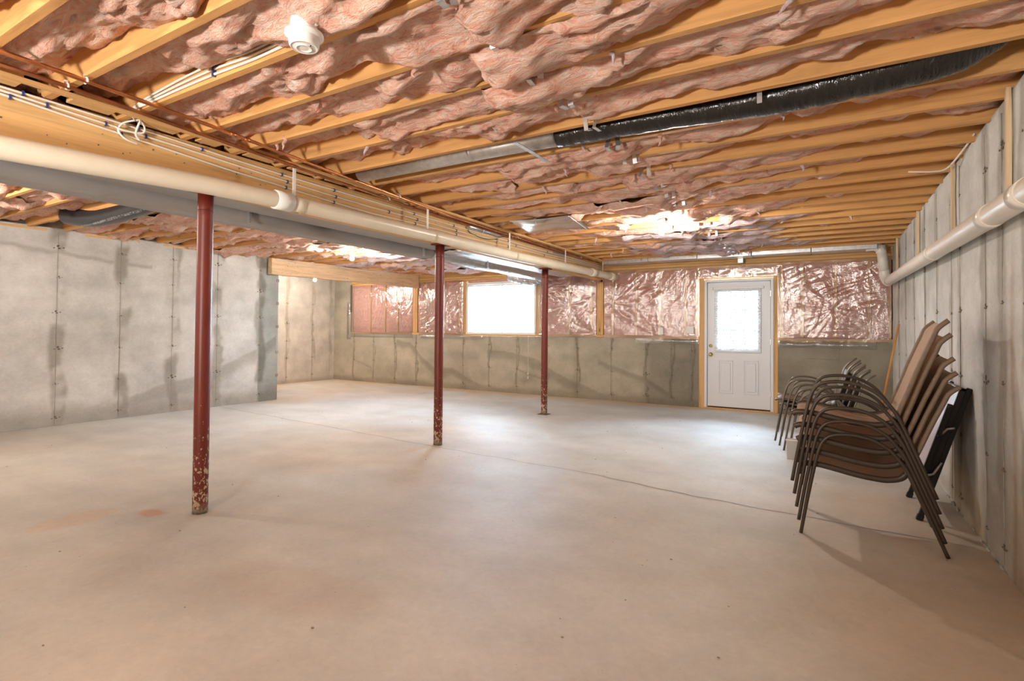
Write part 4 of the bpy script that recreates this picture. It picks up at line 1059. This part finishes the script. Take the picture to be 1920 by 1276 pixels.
# ------------------------------------------------------------------ patio chairs
def sling_chair(kind):
    """kind 'tan': high sling back; 'grey': lower back. front faces -x, near side at y=0, far side at y=w"""
    tall = kind == 'tan'; fm_ = 'frame' if tall else 'frame2'; w_ = 0.56
    prof = [(-0.184, 0.0), (-0.146, 0.229), (-0.107, 0.435), (-0.084, 0.53), (-0.055, 0.590), (-0.009, 0.620), (0.08, 0.630), (0.177, 0.615), (0.261, 0.571), (0.312, 0.515), (0.362, 0.436), (0.441, 0.241), (0.536, 0.0)]
    seat = [(-0.185, 0.415), (-0.150, 0.428), (-0.067, 0.425), (0.102, 0.394), (0.20, 0.383), (0.262, 0.383), (0.324, 0.400), (0.352, 0.43)]
    if tall: back = [(0.352, 0.43), (0.41, 0.573), (0.464, 0.714), (0.523, 0.853), (0.547, 0.905), (0.594, 0.945)]
    else: back = [(0.352, 0.43), (0.385, 0.52), (0.43, 0.66), (0.455, 0.74), (0.50, 0.80), (0.56, 0.845)]
    meshes = []
    def keep(name, bm, mat):
        me = bpy.data.meshes.new(name); bmesh.ops.recalc_face_normals(bm, faces=bm.faces); bm.to_mesh(me); bm.free(); me.materials.append(M[mat]); meshes.append((name, me))
    for y in (0.0, w_):
        bm = bmesh.new(); sweep(bm, smooth_path([(x, y, z) for x, z in prof], 5), 0.0108 if tall else 0.0095, 10); keep('arm_leg_frame', bm, fm_)
    for y in (0.03, w_-0.03):
        bm = bmesh.new(); sweep(bm, smooth_path([(x, y, z) for x, z in seat], 4), 0.013 if tall else 0.009, 10, sq=(1.35, 0.9)); keep('seat_rail', bm, fm_)
        bm = bmesh.new(); sweep(bm, smooth_path([(x, y, z) for x, z in back], 4), 0.0135 if tall else 0.010, 10, sq=(1.35, 1.0)); keep('back_rail', bm, 'slingedge' if tall else fm_)
    bm = bmesh.new(); sweep(bm, [(-0.12, 0.0, 0.39), (-0.12, w_, 0.39)], 0.011, 8); keep('stretcher', bm, fm_)
    bm = bmesh.new(); sweep(bm, [(0.375, 0.0, 0.41), (0.375, w_, 0.41)], 0.011, 8); keep('stretcher', bm, fm_)
    def cloth(name, line, sag, mat):
        L_ = smooth_path([(x, 0, z) for x, z in line], 5); ny_ = 12
        bm = bmesh.new(); g = []
        F = frames(L_)
        for (p, t_, n_, b_) in F:
            row = []
            for j in range(ny_+1):
                v = j/ny_; nrm = Vector((t_.z, 0, -t_.x))
                row.append(bm.verts.new(Vector((p.x, 0.03+(w_-0.06)*v, p.z))+nrm*(sag*math.sin(PI*v))))
            g.append(row)
        for i in range(len(g)-1):
            for j in range(ny_):
                f = bm.faces.new((g[i][j], g[i+1][j], g[i+1][j+1], g[i][j+1])); f.smooth = True
        bmesh.ops.solidify(bm, geom=bm.faces[:], thickness=0.003)
        keep(name, bm, mat)
    cloth('seat', seat, 0.018, 'sling' if tall else 'slingedge')
    cloth('backrest', back if tall else back[:4], 0.02 if tall else 0.008, 'sling' if tall else 'slingedge')
    return meshes
def put_chair(meshes, loc, label, group, rz=0.0, stretch=0.0, rakes=0.0):
    t_ = thing('patio_chair', label, 'chair', loc, group, rz)
    for nm, me in meshes:
        o = bpy.data.objects.new(nm, me); COL.objects.link(o); o.parent = t_
        if stretch and nm in ('back_rail', 'backrest'):
            k_ = 1+stretch; o.scale = (1, 1, k_); o.location = (0, 0, 0.43*(1-k_))
        if rakes: o.rotation_euler = (0, rakes, 0)
    return t_
tan = sling_chair('tan'); grey = sling_chair('grey')
names = ['bottom', 'second from the bottom', 'middle', 'second from the top', 'top']
for i, nm in enumerate(names):
    put_chair(tan, (-0.012*i, 3.83, 0.079*i), f'brown sling patio chair, {nm} of the near stack by the right wall', 'near stack of brown patio chairs', 0.0, 0.0 if i < 3 else 0.105)
for i, nm in enumerate(['bottom', 'second from the bottom', 'second from the top', 'top']):
    put_chair(grey, (-0.225-0.04*i, 6.17-0.0*i, 0.045*i), f'grey-brown patio chair, {nm} of the far stack behind the brown chairs', 'far stack of grey-brown patio chairs', 0.04)

# ------------------------------------------------------------------ folded table against the wall
ft = thing('folding_table', 'folded table with pale lavender top and black legs leaning behind the near chairs', 'table', (0.475, 4.5, 0))
th = math.atan2(0.265, 0.886)
bm = bmesh.new(); bbox(bm, -0.04, -0.015, 0.02, 0.63, 0.16, 0.90, 0.004); o = fin(bm, 'tabletop', 'lavender', ft); o.rotation_euler = (0, th, 0)
bm = bmesh.new(); bbox(bm, -0.045, -0.01, -0.0, 0.022, 0.16, 0.92, 0.003); bbox(bm, -0.045, -0.01, 0.628, 0.648, 0.16, 0.92, 0.003); bbox(bm, -0.045, -0.01, 0.0, 0.648, 0.90, 0.92, 0.003); o = fin(bm, 'edge_rim', 'blackmetal', ft); o.rotation_euler = (0, th, 0)
for y in (0.015, 0.60):
    bm = bmesh.new(); bbox(bm, -0.012, 0.020, y-0.010, y+0.012, 0.0, 0.93, 0.004); o = fin(bm, 'leg', 'blackmetal', ft); o.rotation_euler = (0, th, 0)
    bm = bmesh.new(); bbox(bm, -0.016, 0.024, y-0.014, y+0.016, 0.0, 0.04, 0.004); o = fin(bm, 'foot_cap', 'blackmetal', ft); o.rotation_euler = (0, th, 0)
bm = bmesh.new(); bbox(bm, -0.078, -0.046, -0.02, 0.006, 0.30, 0.80, 0.006)
for z in (0.34, 0.58, 0.78): lathe(bm, [(0.010, 0), (0.010, 0.006), (0.004, 0.010)], 10, Matrix.Translation((-0.062, -0.02, z)) @ Matrix.Rotation(PI/2, 4, 'X'))
o = fin(bm, 'folded_leg_frame', 'blackmetal', ft); o.rotation_euler = (0, th, 0)
bm = bmesh.new(); sweep(bm, [(-0.05, -0.012, 0.60), (-0.035, -0.018, 0.64), (-0.0, -0.018, 0.66)], 0.008, 8); sweep(bm, [(-0.06, -0.02, 0.30), (-0.02, -0.025, 0.33), (0.0, -0.02, 0.42)], 0.008, 8)
o = fin(bm, 'hinge_bracket', 'steel', ft); o.rotation_euler = (0, th, 0)
bm = bmesh.new(); sweep(bm, [(0.004, 0.01, 0.885), (0.004, 0.62, 0.885)], 0.012, 8); o = fin(bm, 'crossbar', 'blackmetal', ft); o.rotation_euler = (0, th, 0)

# broom leaning in the far corner
bro = thing('broom', 'orange wooden broom handle leaning on the right wall behind the chairs', 'broom', (0.47, 8.3, 0))
tube('handle', [(0.0, 0.0, 0.10), (0.22, 0.06, 1.365)], 0.013, 'broom', bro, 12)
bm = bmesh.new(); bbox(bm, -0.03, 0.03, -0.14, 0.14, 0.06, 0.11, 0.006); fin(bm, 'head', 'broom', bro)
bm = bmesh.new(); bbox(bm, -0.035, 0.035, -0.15, 0.15, 0.0, 0.06, 0.004); o = fin(bm, 'bristles', 'dark', bro)
# pale box low behind the chair legs
pb = thing('plastic_bin', 'small pale plastic bin on the floor behind the chair legs', 'bin', (-0.36, 6.02, 0))
bm = bmesh.new(); vs = []
for (s, z) in ((0.045, 0.0), (0.055, 0.19)):
    for (a, b_) in ((-1, -1), (1, -1), (1, 1), (-1, 1)): vs.append(bm.verts.new((a*s, b_*s, z)))
bm.faces.new(vs[0:4])
for k_ in range(4): bm.faces.new((vs[k_], vs[(k_+1) % 4], vs[4+(k_+1) % 4], vs[4+k_]))
bmesh.ops.solidify(bm, geom=bm.faces[:], thickness=0.003); fin(bm, 'body', 'white', pb)
box('rim', -0.06, 0.06, -0.06, -0.052, 0.185, 0.195, 'white', pb, 0.002)

# ------------------------------------------------------------------ outside
def tree(x, y, h, seed, label):
    t_ = thing('tree', label, 'tree', (x, y, -0.25), 'trees outside the door')
    rg_ = random.Random(seed)
    tube('trunk', [(0, 0, 0), (0.1, 0, h*0.3), (0.0, 0.1, h*0.6)], 0.15, 'bark', t_, 8, rads=[0.18, 0.14, 0.09])
    bm = bmesh.new()
    for i in range(420):
        a = rg_.uniform(0, 6.28); r = rg_.uniform(0, 1)**0.5*h*0.33; z = h*(0.25+0.75*rg_.random()); r *= math.sin(min(1, (1.05-z/h)*2)*PI/2)
        p = Vector((r*math.cos(a), r*math.sin(a), z)); s = rg_.uniform(0.10, 0.24)
        q = Matrix.Rotation(rg_.uniform(0, 6), 3, 'X') @ Matrix.Rotation(rg_.uniform(0, 6), 3, 'Z')
        bm.faces.new([bm.verts.new(p+q @ Vector(c_)*s) for c_ in ((-1, 0, 0), (0, -.5, 0), (1, 0, 0), (0, .5, 0.2))])
    o = fin(bm, 'foliage', 'leafm', t_); o['kind'] = 'stuff'
tree(-2.5, 17, 4.6, 1, 'leafy tree outside seen through the left of the door glass'); tree(-6.4, 24, 6.0, 2, 'leafy tree standing farther left outside the door'); tree(0.9, 22, 4.6, 3, 'leafy tree outside seen through the right of the door glass')
